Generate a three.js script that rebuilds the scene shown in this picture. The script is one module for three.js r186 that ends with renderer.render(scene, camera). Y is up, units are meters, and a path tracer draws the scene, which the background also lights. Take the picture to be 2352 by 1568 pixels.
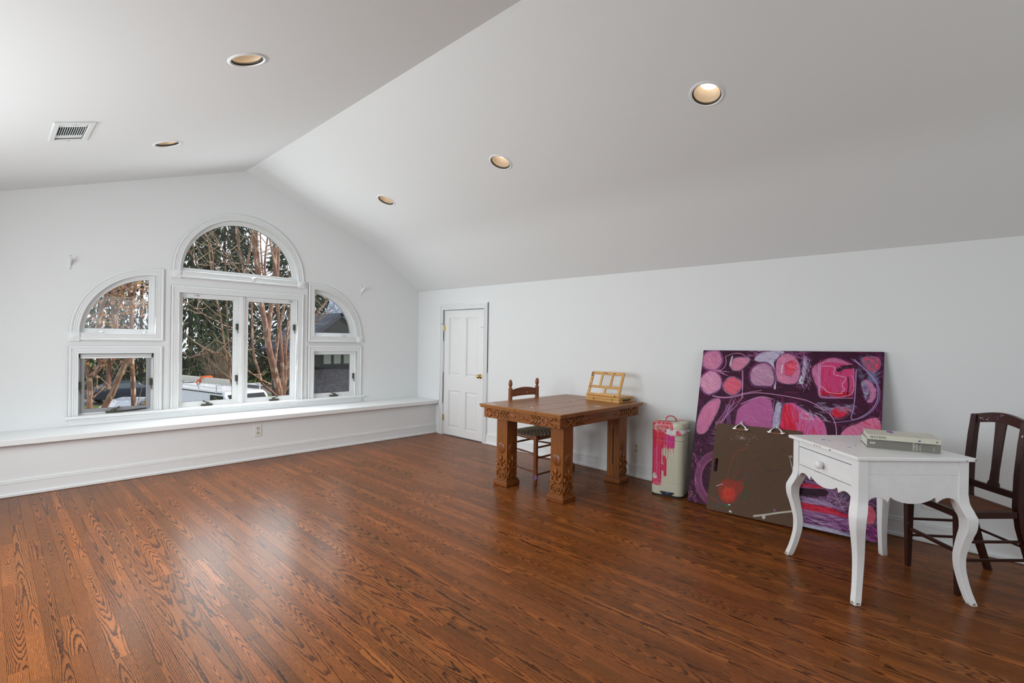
import * as THREE from 'three';
import { mergeGeometries } from 'three/addons/utils/BufferGeometryUtils.js';
import { RoundedBoxGeometry } from 'three/addons/geometries/RoundedBoxGeometry.js';
import { RectAreaLightUniformsLib } from 'three/addons/lights/RectAreaLightUniformsLib.js';

// World: the right wall is the plane x = 0, the window wall z = 0, the floor y = 0; the room lies at x < 0, z > 0.
const scene = new THREE.Scene();
const camera = new THREE.PerspectiveCamera(68.057, 1.5, 0.05, 300);
{
  const yaw = 0.8046, pitch = -0.002624, roll = 0.014902;
  const fwd = new THREE.Vector3(Math.sin(yaw) * Math.cos(pitch), Math.sin(pitch), -Math.cos(yaw) * Math.cos(pitch));
  const right = new THREE.Vector3(Math.cos(yaw), 0, Math.sin(yaw)), up = new THREE.Vector3().crossVectors(right, fwd);
  const r2 = right.clone().multiplyScalar(Math.cos(roll)).addScaledVector(up, Math.sin(roll));
  const u2 = up.clone().multiplyScalar(Math.cos(roll)).addScaledVector(right, -Math.sin(roll));
  camera.position.set(-4.18, 1.25, 5.84);
  camera.quaternion.setFromRotationMatrix(new THREE.Matrix4().makeBasis(r2, u2, fwd.clone().negate()));
}
const renderer = new THREE.WebGLRenderer({ antialias: true });
renderer.toneMapping = THREE.LinearToneMapping;
renderer.toneMappingExposure = 1.17;
renderer.shadowMap.enabled = true;
RectAreaLightUniformsLib.init();

// Bright winter sky, one even colour.
scene.background = new THREE.Color().setRGB(0.98, 1.05, 1.15);

// Low winter sun from the right, along the house front.
const sun = new THREE.DirectionalLight(0xfff0dc, 3.2);
sun.position.set(30, 20, -2); sun.target.position.set(2, 0, -14);
sun.castShadow = true; sun.shadow.mapSize.set(2048, 2048);
Object.assign(sun.shadow.camera, { left: -40, right: 40, top: 30, bottom: -30, near: 1, far: 120 });
scene.add(sun, sun.target);

// Daylight entering through each window: soft lights of the size of the glass, just inside it, turned down as light from the sky comes.
function daylight(x, y, z, w, h, intensity, towards) {
  const l = new THREE.RectAreaLight(new THREE.Color().setRGB(0.925, 0.985, 1.01), intensity, w, h);
  l.position.set(x, y, z); l.lookAt(x + towards[0], y + towards[1], z + towards[2]); scene.add(l);
}
const DAY = 6.0, DOWN = [0, -0.3, 1];
for (const x of [-2.586, -1.97]) for (const y of [1.05, 1.44]) daylight(x, y, 0.03, 0.5, 0.37, DAY, DOWN);
daylight(-2.278, 2.02, 0.03, 0.98, 0.22, DAY, DOWN); daylight(-2.278, 2.24, 0.03, 0.7, 0.22, DAY, DOWN);
daylight(-3.24, 1.46, 0.03, 0.34, 0.34, DAY, DOWN); daylight(-1.32, 1.46, 0.03, 0.34, 0.34, DAY, DOWN);
// unseen window in the left wall, placed to light the long wall and its slope
const UNSEEN_SIDE = 8.2;
for (const y of [1.08, 1.62]) daylight(-4.93, y, 2.7, 2.4, 0.54, UNSEEN_SIDE, [1, -0.2, 0]);
// unseen rear gable window behind the camera, placed to light the deep end
const UNSEEN_REAR = 1.6;
daylight(-2.4, 1.45, 7.54, 2.0, 1.2, UNSEEN_REAR, [0, 0, -1]);

// ---------------------------------------------------------------- helpers
let rngState = 12345;
const seedRandom = (s) => { rngState = s | 0; };
const rnd = () => { rngState = (rngState + 0x6d2b79f5) | 0; let t = Math.imul(rngState ^ (rngState >>> 15), 1 | rngState); t = (t + Math.imul(t ^ (t >>> 7), 61 | t)) ^ t; return ((t ^ (t >>> 14)) >>> 0) / 4294967296; };
const rr = (a, b) => a + (b - a) * rnd();
const V = (x, y, z) => new THREE.Vector3(x, y, z);
const clamp = (v, a, b) => Math.min(b, Math.max(a, v));
const smooth = (a, b, v) => { const t = clamp((v - a) / (b - a), 0, 1); return t * t * (3 - 2 * t); };
function hash2(x, y) { let h = Math.imul(x | 0, 374761393) + Math.imul(y | 0, 668265263); h = Math.imul(h ^ (h >>> 13), 1274126177); return ((h ^ (h >>> 16)) >>> 0) / 4294967296; }
function noise2(x, y) {
  const xi = Math.floor(x), yi = Math.floor(y), fx = x - xi, fy = y - yi, ux = fx * fx * (3 - 2 * fx), uy = fy * fy * (3 - 2 * fy);
  const a = hash2(xi, yi), b = hash2(xi + 1, yi), c = hash2(xi, yi + 1), d = hash2(xi + 1, yi + 1);
  return a + (b - a) * ux + (c - a) * uy + (a - b - c + d) * ux * uy;
}
const fbm = (x, y, o = 4) => { let s = 0, a = 0.5; for (let i = 0; i < o; i++) { s += a * noise2(x, y); x *= 2.03; y *= 2.03; a *= 0.5; } return s; };

const taken = new Map();
const numbered = (n) => { const k = taken.get(n) ?? 0; taken.set(n, k + 1); return k ? n + '_' + String(k).padStart(3, '0') : n; };

// plain: non-indexed geometry with position, normal and uv only
function plain(g) {
  if (g.index) g = g.toNonIndexed();
  if (!g.attributes.normal) g.computeVertexNormals();
  for (const k of Object.keys(g.attributes)) if (!['position', 'normal', 'uv'].includes(k)) g.deleteAttribute(k);
  if (!g.attributes.uv) g.setAttribute('uv', new THREE.BufferAttribute(new Float32Array(g.attributes.position.count * 2), 2));
  g.morphAttributes = {}; g.clearGroups();
  return g;
}
const merge = (list) => { const l = (Array.isArray(list) ? list : [list]).flat(9).map(plain); return l.length === 1 ? l[0] : mergeGeometries(l); };
// uv in metres; grain names the axis along which u runs
function uvMetres(g, grain = 'x', scale = 1, du = 0, dv = 0) {
  const p = g.attributes.position, n = g.attributes.normal, uv = new Float32Array(p.count * 2);
  for (let i = 0; i < p.count; i++) {
    const c = [p.getX(i), p.getY(i), p.getZ(i)], m = [Math.abs(n.getX(i)), Math.abs(n.getY(i)), Math.abs(n.getZ(i))];
    const ga = 'xyz'.indexOf(grain), others = [0, 1, 2].filter((k) => k !== ga);
    const va = m[others[0]] > m[others[1]] ? others[1] : others[0];
    uv[2 * i] = c[ga] * scale + du; uv[2 * i + 1] = c[va] * scale + dv + (va === others[0] ? 0 : 0.37);
  }
  g.setAttribute('uv', new THREE.BufferAttribute(uv, 2));
  return g;
}
function obj(name, geos, mat, parent = scene, grain = null, keepUV = false) {
  let g = merge(geos);
  if (!keepUV) { g = g.clone(); uvMetres(g, grain ?? 'x', 1, rnd() * 3, rnd() * 3); }
  const m = new THREE.Mesh(g, mat);
  m.name = parent === scene ? numbered(name) : name;
  parent.add(m); return m;
}
function tag(o, label, category, group) { o.userData.label = label; o.userData.category = category; if (group) o.userData.group = group; return o; }
function thing(name, label, category, pos = [0, 0, 0], turn = 0, group) {
  const o = new THREE.Group(); o.name = numbered(name); scene.add(o); o.position.set(...pos); o.rotation.y = turn; return tag(o, label, category, group);
}
function structure(name, label) { const o = new THREE.Group(); o.name = name; o.userData.kind = 'structure'; if (label) o.userData.label = label; scene.add(o); return o; }
function structMesh(name, geos, mat) { const m = obj(name, geos, mat); m.name = name; m.userData.kind = 'structure'; return m; }
// geometry makers
function bx(x0, x1, y0, y1, z0, z1, r = 0, seg = 2) {
  const w = x1 - x0, h = y1 - y0, d = z1 - z0;
  const g = r > 0 ? new RoundedBoxGeometry(w, h, d, seg, Math.min(r, w / 2.01, h / 2.01, d / 2.01)) : new THREE.BoxGeometry(w, h, d);
  return g.translate((x0 + x1) / 2, (y0 + y1) / 2, (z0 + z1) / 2);
}
const box = (w, h, d, x, y, z, r = 0) => bx(x - w / 2, x + w / 2, y - h / 2, y + h / 2, z - d / 2, z + d / 2, r);
function shapeOf(pts) { const s = new THREE.Shape(); pts.forEach(([x, y], i) => (i ? s.lineTo(x, y) : s.moveTo(x, y))); s.closePath(); return s; }
function pathOf(pts) { const s = new THREE.Path(); pts.forEach(([x, y], i) => (i ? s.lineTo(x, y) : s.moveTo(x, y))); s.closePath(); return s; }
function extrude(shape, depth, bevel = 0, seg = 1) {
  return new THREE.ExtrudeGeometry(shape, { depth: depth - 2 * bevel, bevelEnabled: bevel > 0, bevelThickness: bevel, bevelSize: bevel, bevelOffset: -bevel, bevelSegments: seg, curveSegments: 16, steps: 1 }).translate(0, 0, bevel);
}
const lathe = (prof, seg = 24) => new THREE.LatheGeometry(prof.map(([r, y]) => new THREE.Vector2(Math.max(r, 1e-4), y)), seg);
function along(g, a, b) { // put a geometry made along +y from 0 to its length between two points
  const d = V(...b).sub(V(...a)); g.applyQuaternion(new THREE.Quaternion().setFromUnitVectors(V(0, 1, 0), d.clone().normalize())); return g.translate(...a);
}
function rod(a, b, r0, r1 = r0, seg = 10) { const L = V(...a).distanceTo(V(...b)); return along(new THREE.CylinderGeometry(r1, r0, L, seg).translate(0, L / 2, 0), a, b); }
function bar(a, b, w, h, r = 0.002) { // rectangular bar from a to b, h is its upright thickness
  const A = V(...a), B = V(...b), d = B.clone().sub(A), L = d.length(), z = d.clone().normalize();
  const x = Math.abs(z.y) > 0.95 ? V(1, 0, 0) : V(0, 1, 0).cross(z).normalize(), y = z.clone().cross(x).normalize(); if (Math.abs(z.y) > 0.95) x.copy(y.clone().cross(z));
  const g = r > 0 ? new RoundedBoxGeometry(w, h, L, 1, r) : new THREE.BoxGeometry(w, h, L);
  return g.applyMatrix4(new THREE.Matrix4().makeBasis(x, y, z)).translate((A.x + B.x) / 2, (A.y + B.y) / 2, (A.z + B.z) / 2);
}
// round limb through points with a radius at each
function limb(pts, radii, radial = 8, steps = 0) {
  const c = new THREE.CatmullRomCurve3(pts.map((p) => V(...p)), false, 'centripetal'), n = steps || Math.max(4, (pts.length - 1) * 4);
  const rad = (t) => { const f = t * (radii.length - 1), i = Math.min(radii.length - 2, Math.floor(f)); return radii[i] + (radii[i + 1] - radii[i]) * (f - i); };
  const fr = c.computeFrenetFrames(n, false), pos = [], idx = [], uv = [];
  for (let i = 0; i <= n; i++) {
    const p = c.getPointAt(i / n), r = rad(i / n);
    for (let j = 0; j <= radial; j++) { const a = (j / radial) * Math.PI * 2, q = p.clone().addScaledVector(fr.normals[i], Math.cos(a) * r).addScaledVector(fr.binormals[i], Math.sin(a) * r); pos.push(q.x, q.y, q.z); uv.push(j / radial, i / n); }
  }
  const m = radial + 1;
  for (let i = 0; i < n; i++) for (let j = 0; j < radial; j++) { const a = i * m + j; idx.push(a, a + 1, a + m, a + 1, a + m + 1, a + m); }
  for (const [i, flip] of [[0, 1], [n, 0]]) { const p = c.getPointAt(i / n), k = pos.length / 3; pos.push(p.x, p.y, p.z); uv.push(0, 0); for (let j = 0; j < radial; j++) { const a = i * m + j; flip ? idx.push(k, a + 1, a) : idx.push(k, a, a + 1); } }
  const g = new THREE.BufferGeometry(); g.setAttribute('position', new THREE.Float32BufferAttribute(pos, 3)); g.setAttribute('uv', new THREE.Float32BufferAttribute(uv, 2)); g.setIndex(idx); g.computeVertexNormals(); return plain(g);
}
// loft through rings of equal point count (arrays of [x,y,z]); caps closed; flat facets when hard
function loft(rings, hard = true, closeEnds = true, uvFn = null) {
  const pos = [], idx = [], uv = [], m = rings[0].length;
  rings.forEach((r, i) => { for (let j = 0; j <= m; j++) { pos.push(...r[j % m]); uv.push(...(uvFn ? uvFn(i, j, r[j % m]) : [j / m, i / (rings.length - 1)])); } });
  const w = m + 1;
  for (let i = 0; i < rings.length - 1; i++) for (let j = 0; j < m; j++) { const a = i * w + j; idx.push(a, a + w, a + 1, a + 1, a + w, a + w + 1); }
  let g = new THREE.BufferGeometry(); g.setAttribute('position', new THREE.Float32BufferAttribute(pos, 3)); g.setAttribute('uv', new THREE.Float32BufferAttribute(uv, 2)); g.setIndex(idx);
  if (hard) g = g.toNonIndexed();
  g.computeVertexNormals();
  const out = [plain(g)];
  if (closeEnds) for (const [k, flip] of [[0, 1], [rings.length - 1, 0]]) {
    const r = rings[k], c = r.reduce((s, p) => [s[0] + p[0] / m, s[1] + p[1] / m, s[2] + p[2] / m], [0, 0, 0]), q = [];
    for (let j = 0; j < m; j++) { const a = r[j], b = r[(j + 1) % m]; flip ? q.push(...c, ...a, ...b) : q.push(...c, ...b, ...a); }
    const e = new THREE.BufferGeometry(); e.setAttribute('position', new THREE.Float32BufferAttribute(q, 3)); e.computeVertexNormals(); out.push(plain(e));
  }
  return merge(out);
}
const sq = (x, y, z, h, ch = 0.15) => { const c = h * (1 - ch * 2); return [[x + h, y, z - c], [x + h, y, z + c], [x + c, y, z + h], [x - c, y, z + h], [x - h, y, z + c], [x - h, y, z - c], [x - c, y, z - h], [x + c, y, z - h]].reverse(); };

// ---------------------------------------------------------------- textures and materials
function dataTex(w, h, fn, { srgb = true, repeat = null } = {}) {
  const d = new Uint8Array(w * h * 4), c = [0, 0, 0];
  for (let y = 0; y < h; y++) for (let x = 0; x < w; x++) { fn(x, y, c); const i = (y * w + x) * 4; d[i] = clamp(c[0], 0, 255); d[i + 1] = clamp(c[1], 0, 255); d[i + 2] = clamp(c[2], 0, 255); d[i + 3] = 255; }
  const t = new THREE.DataTexture(d, w, h); t.magFilter = THREE.LinearFilter; t.minFilter = THREE.LinearMipmapLinearFilter; t.generateMipmaps = true; t.wrapS = t.wrapT = THREE.RepeatWrapping;
  if (srgb) t.colorSpace = THREE.SRGBColorSpace; if (repeat) t.repeat.set(...repeat); t.needsUpdate = true; return t;
}
function canvasTex(w, h, draw) {
  const c = document.createElement('canvas'); c.width = w; c.height = h; draw(c.getContext('2d'), w, h);
  const t = new THREE.CanvasTexture(c); t.colorSpace = THREE.SRGBColorSpace; t.anisotropy = 8; return t;
}
const STD = (o) => new THREE.MeshStandardMaterial(o);
const lin = (r, g, b) => new THREE.Color().setRGB(r, g, b);
// straight-grained wood: covers 0.6 m along the grain and 0.3 m across, base and grain in sRGB 0-255
function woodTex(seed, base, dark, lines = 60, strength = 0.6) {
  return dataTex(512, 256, (px, py, c) => {
    const x = px / 512, y = py / 256, wob = (noise2(x * 4 + seed, y * 3) - 0.5) * 0.05 * Math.sin(x * Math.PI * 2) + 0.01 * Math.sin(x * Math.PI * 2 + seed);
    const f = (y + wob) * lines / 6 + 0.8 * Math.sin(y * Math.PI * 2 + seed), t = f - Math.floor(f);
    const ring = smooth(0.45, 0.95, t) * (1 - smooth(0.96, 1, t)), pore = smooth(0.62, 0.85, noise2(px * 0.05 + seed, py * 1.7)), big = noise2(x * 3 + seed * 7, y * 5) * 0.16 + 0.92;
    const k = clamp((ring * 0.6 + pore * 0.5) * strength, 0, 1);
    for (let i = 0; i < 3; i++) c[i] = (base[i] + (dark[i] - base[i]) * k) * big;
  }, { repeat: [1 / 0.6, 1 / 0.3] });
}
const M = {};
M.wall = STD({ color: lin(0.785, 0.80, 0.805), roughness: 0.85 });
M.ceiling = STD({ color: lin(0.775, 0.795, 0.80), roughness: 0.92 });
M.trim = STD({ color: lin(0.80, 0.815, 0.82), roughness: 0.42 });
M.doorPaint = STD({ color: lin(0.80, 0.80, 0.80), roughness: 0.45 });
M.glass = new THREE.MeshPhysicalMaterial({ color: 0xffffff, roughness: 0.0, metalness: 0, transmission: 1, thickness: 0, ior: 1.5, side: THREE.DoubleSide });
M.bronze = STD({ color: lin(0.085, 0.082, 0.062), roughness: 0.45, metalness: 0.5 });
M.blackPlastic = STD({ color: lin(0.012, 0.012, 0.013), roughness: 0.5 });
M.brass = STD({ color: lin(0.62, 0.42, 0.13), roughness: 0.25, metalness: 1 });
M.chrome = STD({ color: lin(0.7, 0.71, 0.73), roughness: 0.18, metalness: 1 });
M.steel = STD({ color: lin(0.4, 0.41, 0.42), roughness: 0.35, metalness: 1 });
M.outlet = STD({ color: lin(0.78, 0.78, 0.76), roughness: 0.4 });
M.outletFace = STD({ color: lin(0.60, 0.57, 0.45), roughness: 0.4 });
M.dark = STD({ color: lin(0.01, 0.01, 0.01), roughness: 0.8 });

// ---------------------------------------------------------------- room shell
const XL = -5.0, ZB = 7.6, APEX = [-2.27, 3.016], SR = 0.396, SL = 0.337;
const rightY = (x) => APEX[1] - SR * (x - APEX[0]), leftY = (x) => APEX[1] + SL * (x - APEX[0]);
const curve = []; // right side of the ceiling from the straight slope into the steeper foot
for (let i = 0; i <= 8; i++) { const t = i / 8, u = 1 - t; curve.push([u * u * -0.82 + 2 * u * t * -0.669 + t * t * -0.53, u * u * rightY(-0.82) + 2 * u * t * 2.382 + t * t * (1.902 + 0.716 * 0.53)]); }
const profile = [[XL - 0.1, leftY(XL - 0.1)], APEX, ...curve, [0, 1.902], [0.16, 1.787]];

// openings of the window wall as outlines that grow outwards by e (and by eb at the foot)
const arcPts = (cx, cy, r, a0, a1, n = 28) => Array.from({ length: n + 1 }, (_, i) => { const a = a0 + (a1 - a0) * i / n; return [cx + r * Math.cos(a), cy + r * Math.sin(a)]; });
const rectO = (x0, x1, y0, y1) => (e, eb = e) => [[x0 - e, y0 - eb], [x1 + e, y0 - eb], [x1 + e, y1 + e], [x0 - e, y1 + e]];
const halfO = (cx, cy, r) => (e, eb = e) => { const a = eb < 0 ? Math.asin(-eb / (r + e)) : 0, p = arcPts(cx, cy, r + e, a, Math.PI - a, 48); return eb < 0 ? p : [[cx - r - e, cy - eb], [cx + r + e, cy - eb], ...p]; };
const quarterO = (cx, cy, r, s) => (e, eb = e) => { // s = -1: the arc falls to the left, s = 1: to the right
  if (e < 0) { const t0 = Math.acos(-e / (r + e)), t1 = Math.asin(-eb / (r + e)), p = s > 0 ? arcPts(cx, cy, r + e, t0, t1, 32) : arcPts(cx, cy, r + e, Math.PI - t0, Math.PI - t1, 32); return [[cx - s * e, cy - eb], ...p]; }
  const a = arcPts(cx, cy, r + e, Math.PI / 2, s < 0 ? Math.PI : 0, 32);
  return [[cx - s * e, cy - eb], [cx - s * e, cy + r + e], ...a, [cx + s * (r + e), cy - eb]];
};
const openings = {
  main: rectO(-2.865, -1.695, 0.528, 1.674), arch: halfO(-2.278, 1.89, 0.584),
  quarterLeft: quarterO(-3.06, 1.26, 0.557, -1), quarterRight: quarterO(-1.503, 1.26, 0.557, 1),
  lowLeft: rectO(-3.618, -3.067, 0.528, 1.075), lowRight: rectO(-1.5, -0.946, 0.528, 1.085),
};
function ring(outer, inner, depth, z, bevel = 0) { const s = shapeOf(outer); s.holes.push(pathOf(inner)); return extrude(s, depth, bevel).translate(0, 0, z); }

{ // window wall, right wall with the door opening, left and rear walls, ceiling
  const gable = [[XL - 0.1, -0.1], [0.16, -0.1], ...profile.slice().reverse().map(([x, y]) => [x, y + 0.02])];
  const s = shapeOf(gable); for (const k in openings) s.holes.push(pathOf(openings[k](0)));
  structMesh('wall_back', extrude(s, 0.16).translate(0, 0, -0.16), M.wall);
  const r = shapeOf([[-ZB - 0.15, -0.1], [0.1, -0.1], [0.1, 2.0], [-ZB - 0.15, 2.0]]); r.holes.push(pathOf(rectO(-1.352, -0.572, -0.02, 1.634)(0)));
  structMesh('wall_right', extrude(r, 0.15).rotateY(Math.PI / 2), M.wall);
  const lw = shapeOf([[-ZB - 0.15, -0.1], [0.1, -0.1], [0.1, 2.2], [-ZB - 0.15, 2.2]]); lw.holes.push(pathOf(rectO(-3.9, -1.5, 0.8, 1.9)(0)));
  structMesh('wall_left', extrude(lw, 0.15).rotateY(Math.PI / 2).translate(XL - 0.15, 0, 0), M.wall);
  const b = shapeOf(gable); b.holes.push(pathOf(rectO(-3.4, -1.4, 0.85, 2.05)(0)));
  structMesh('wall_front', extrude(b, 0.15).translate(0, 0, ZB), M.wall);
}
const ca = Math.atan(SR), cb = Math.atan(SL);
const slopeMatrix = { // local x along the slope, local y along the room, local z into the room
  right: new THREE.Matrix4().makeBasis(V(Math.cos(ca), -Math.sin(ca), 0), V(0, 0, 1), V(-Math.sin(ca), -Math.cos(ca), 0)).setPosition(APEX[0], APEX[1], 0),
  left: new THREE.Matrix4().makeBasis(V(Math.cos(cb), Math.sin(cb), 0), V(0, 0, 1), V(Math.sin(cb), -Math.cos(cb), 0)).setPosition(APEX[0], APEX[1], 0),
};
const LIGHTS = [['right', 0.973, 1.315], ['right', 0.973, 2.975], ['right', 0.973, 4.632], ['left', -1.037, 1.325], ['left', -1.037, 3.008], ['left', -1.037, 4.65]];
const circlePts = (x, y, r, n = 40) => Array.from({ length: n }, (_, i) => [x + r * Math.cos(i / n * 2 * Math.PI), y + r * Math.sin(i / n * 2 * Math.PI)]);
const VENT = [-1.648, 1.722];
{
  const panel = (s0, s1, side) => {
    const sh = shapeOf([[s0, -0.12], [s1, -0.12], [s1, ZB + 0.12], [s0, ZB + 0.12]]);
    for (const [k, s, z] of LIGHTS) if (k === side) sh.holes.push(pathOf(circlePts(s, z, 0.082)));
    if (side === 'left') sh.holes.push(pathOf(rectO(VENT[0] - 0.075, VENT[0] + 0.075, VENT[1] - 0.17, VENT[1] + 0.17)(0)));
    return extrude(sh, 0.03).translate(0, 0, -0.03).applyMatrix4(slopeMatrix[side]);
  };
  const foot = [...curve, [0, 1.902], [0.16, 1.787]], pos = [], idx = [];
  foot.forEach(([x, y]) => pos.push(x, y, -0.12, x, y, ZB + 0.12)); const nf = foot.length;
  foot.forEach(([x, y]) => pos.push(x + 0.015, y + 0.035, -0.12, x + 0.015, y + 0.035, ZB + 0.12));
  for (let i = 0; i < nf - 1; i++) { const a = 2 * i, b = 2 * (nf + i); idx.push(a, a + 2, a + 1, a + 2, a + 3, a + 1, b, b + 1, b + 2, b + 2, b + 1, b + 3); }
  const g = new THREE.BufferGeometry(); g.setAttribute('position', new THREE.Float32BufferAttribute(pos, 3)); g.setIndex(idx); g.computeVertexNormals();
  structMesh('ceiling', [panel(0, (-0.82 - APEX[0]) / Math.cos(ca), 'right'), panel((XL - 0.1 - APEX[0]) / Math.cos(cb), 0, 'left'), g], M.ceiling);
}

// ---------------------------------------------------------------- oak strip floor, every strip its own board
const BW = 0.0572, STRIPS = 16, STRIP_LEN = 1.75;
function floorAtlas(seed) {
  const P = Array.from({ length: STRIPS }, (_, k) => {
    const q = (j) => hash2(seed * 97 + k * 13, j * 7 + 3), kind = q(1);
    return { plainSawn: kind < 0.74, sp: 0.0032 + 0.0050 * q(2), d0: 0.012 + 0.03 * q(3), slope: (q(4) < 0.5 ? -1 : 1) * (0.012 + 0.045 * q(5)), yc: (q(6) - 0.5) * 0.04, side: 0.05 + 0.1 * q(7), tone: 0.88 + 0.22 * q(8), red: (q(9) - 0.5) * 0.05, wob: 0.25 + 0.6 * q(10), line: 0.7 + 0.3 * q(11), o: 100 * q(12) };
  });
  return dataTex(2048, 2048, (px, py, c) => {
    const k = py >> 7, s = P[k], x = px / 2048 * STRIP_LEN, y = ((py & 127) + 0.5) / 128 * BW - BW / 2, o = s.o;
    const drift = (noise2(x * 2.2 + o, 1.5) - 0.5) * 0.03 + (noise2(x * 6 + o, 7.5) - 0.5) * 0.008;
    let f;
    if (s.plainSawn) { const d = s.d0 + s.slope * x + (noise2(x * 1.7 + o, 3.5) - 0.5) * 0.05, yy = y - s.yc - drift * 0.5; f = Math.sqrt(yy * yy * 1.6 + d * d + 1e-5) / s.sp; } else f = (y + s.side + drift * 0.35) / (s.sp * 0.62);
    f += s.wob * (noise2(x * 9 + o, y * 90) - 0.5) * 1.1 + (noise2(x * 60 + o, y * 420) - 0.5) * 0.28;
    const t = f - Math.floor(f), lateW = smooth(0.50, 0.86, t) * (1 - smooth(0.93, 1.0, t));
    const pores = smooth(0.55, 0.9, noise2(x * 70 + o, y * 2600)) * (0.35 + 0.65 * smooth(0.2, 0.8, t)), fleck = smooth(0.70, 0.86, noise2(x * 40 + o * 3, y * 160)) * (s.plainSawn ? 0.25 : 0.8);
    const k1 = clamp(lateW * 0.92 * s.line + pores * 0.42, 0, 1), big = 0.90 + 0.22 * fbm(x * 3 + o, y * 18 + o, 3), tn = s.tone * big * (1 + 0.10 * fleck);
    c[0] = (143 - 85 * k1) * tn * (1 + s.red); c[1] = (85 - 56 * k1) * tn; c[2] = (42 - 29 * k1) * tn * (1 - s.red);
  });
}
const floorMats = [1, 2, 3, 4].map((k) => new THREE.MeshPhysicalMaterial({ map: floorAtlas(k), roughness: 0.28, specularIntensity: 0.22 }));
const floor = structure('floor', 'oak strip floor stained reddish brown');
obj('subfloor', bx(XL, 0.16, -0.12, -0.021, 0.2, ZB), STD({ color: lin(0.03, 0.016, 0.008), roughness: 0.9 }), floor);
{
  seedRandom(777);
  const boards = [], fwd = V(0, 0, -1).applyQuaternion(camera.quaternion), rt = V(1, 0, 0).applyQuaternion(camera.quaternion), upv = V(0, 1, 0).applyQuaternion(camera.quaternion);
  for (let i = 0; i * BW < -XL; i++) {
    let z = 0.452 - rr(0, 0.9); const x1 = -i * BW - 0.0003, x0 = Math.max(XL, -(i + 1) * BW + 0.0003);
    while (z < ZB) { const L = rr(0, 1) < 0.2 ? rr(0.28, 0.5) : rr(0.5, 1.5), z0 = Math.max(0.452, z), z1 = Math.min(ZB, z + L); z += L; if (z1 - z0 > 0.02) boards.push({ x0, x1, z0: z0 + 0.0003, z1: z1 - 0.0003, mat: Math.floor(rnd() * 4), strip: Math.floor(rnd() * STRIPS), off: rnd(), flip: rnd() < 0.5 }); }
  }
  for (const b of boards) {
    let seen = 0;
    for (let k = 0; k < 5; k++) { const p = V((b.x0 + b.x1) / 2, 0, b.z0 + (b.z1 - b.z0) * (k + 0.5) / 5).sub(camera.position), dz = p.dot(fwd); if (dz > 0.3 && Math.abs(p.dot(rt) / dz) < 1.04 && Math.abs(p.dot(upv) / dz) < 0.70) seen += (b.z1 - b.z0) / 5 / (dz * dz * dz); }
    b.seen = seen;
  }
  boards.sort((a, b) => b.seen - a.seen);
  const rest = [[], [], [], []];
  boards.forEach((b, i) => {
    const g = plain(new THREE.BoxGeometry(b.x1 - b.x0, 0.02, b.z1 - b.z0)); g.translate((b.x0 + b.x1) / 2, -0.01, (b.z0 + b.z1) / 2);
    const p = g.attributes.position, uv = g.attributes.uv;
    for (let j = 0; j < p.count; j++) { let t = clamp((p.getX(j) - b.x0) / BW, 0.02, 0.98); if (b.flip) t = 1 - t; uv.setXY(j, b.off + (p.getZ(j) - b.z0) / STRIP_LEN * (b.flip ? -1 : 1), (b.strip + t) / STRIPS); }
    if (i < 300) { const m = new THREE.Mesh(g, floorMats[b.mat]); m.name = 'plank'; floor.add(m); } else rest[b.mat].push(g);
  });
  rest.forEach((list, k) => { const m = obj('planks', list, floorMats[k], floor, null, true); m.userData.kind = 'stuff'; });
}

// ---------------------------------------------------------------- windows
const CASING = [[0, 0.067, 0.013], [0, 0.009, 0.019], [0.016, 0.024, 0.017], [0.030, 0.038, 0.018], [0.046, 0.067, 0.021], [0.052, 0.061, 0.025]];
function casing(outline, parent, foot) { // foot: whether the moulding also runs along the bottom
  const parts = [];
  for (const [e0, e1, th] of CASING) parts.push(ring(outline(e1, foot ? e1 : -0.0005), outline(e0, foot ? e0 : -0.001), th, 0, 0.0015));
  if (!foot) { // open at the foot: legs and head only, so cut by three-sided outlines
    parts.length = 0;
    for (const [e0, e1, th] of CASING) { const o = outline(e1, 0), i = outline(e0, 0); parts.push(extrude(shapeOf([o[0], i[0], i[3], i[2], i[1], o[1], o[2], o[3]]), th, 0.0015)); }
  }
  return obj('casing', parts, M.trim, parent);
}
function rosette(x, y, parent) {
  const r = obj('rosette', [bx(x - 0.0385, x + 0.0385, y - 0.0385, y + 0.0385, 0, 0.030, 0.002), lathe([[0, 0.012], [0.006, 0.011], [0.011, 0.006], [0.018, 0.008], [0.024, 0.004], [0.030, 0.0035], [0.031, 0]], 28).rotateX(Math.PI / 2).translate(x, y, 0.0295)], M.trim, parent);
  return r;
}
function sash(outline, parent, w = 0.046) {
  const s = obj('sash', [ring(outline(0), outline(-w * 0.55), 0.045, -0.095, 0.001), ring(outline(-w * 0.5), outline(-w), 0.032, -0.09, 0.003)], M.trim, parent);
  obj('pane', new THREE.ShapeGeometry(shapeOf(outline(-w + 0.004))).translate(0, 0, -0.078), M.glass, s);
  obj('gasket', ring(outline(-w + 0.0005), outline(-w - 0.002), 0.006, -0.079), M.blackPlastic, s);
  return s;
}
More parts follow.
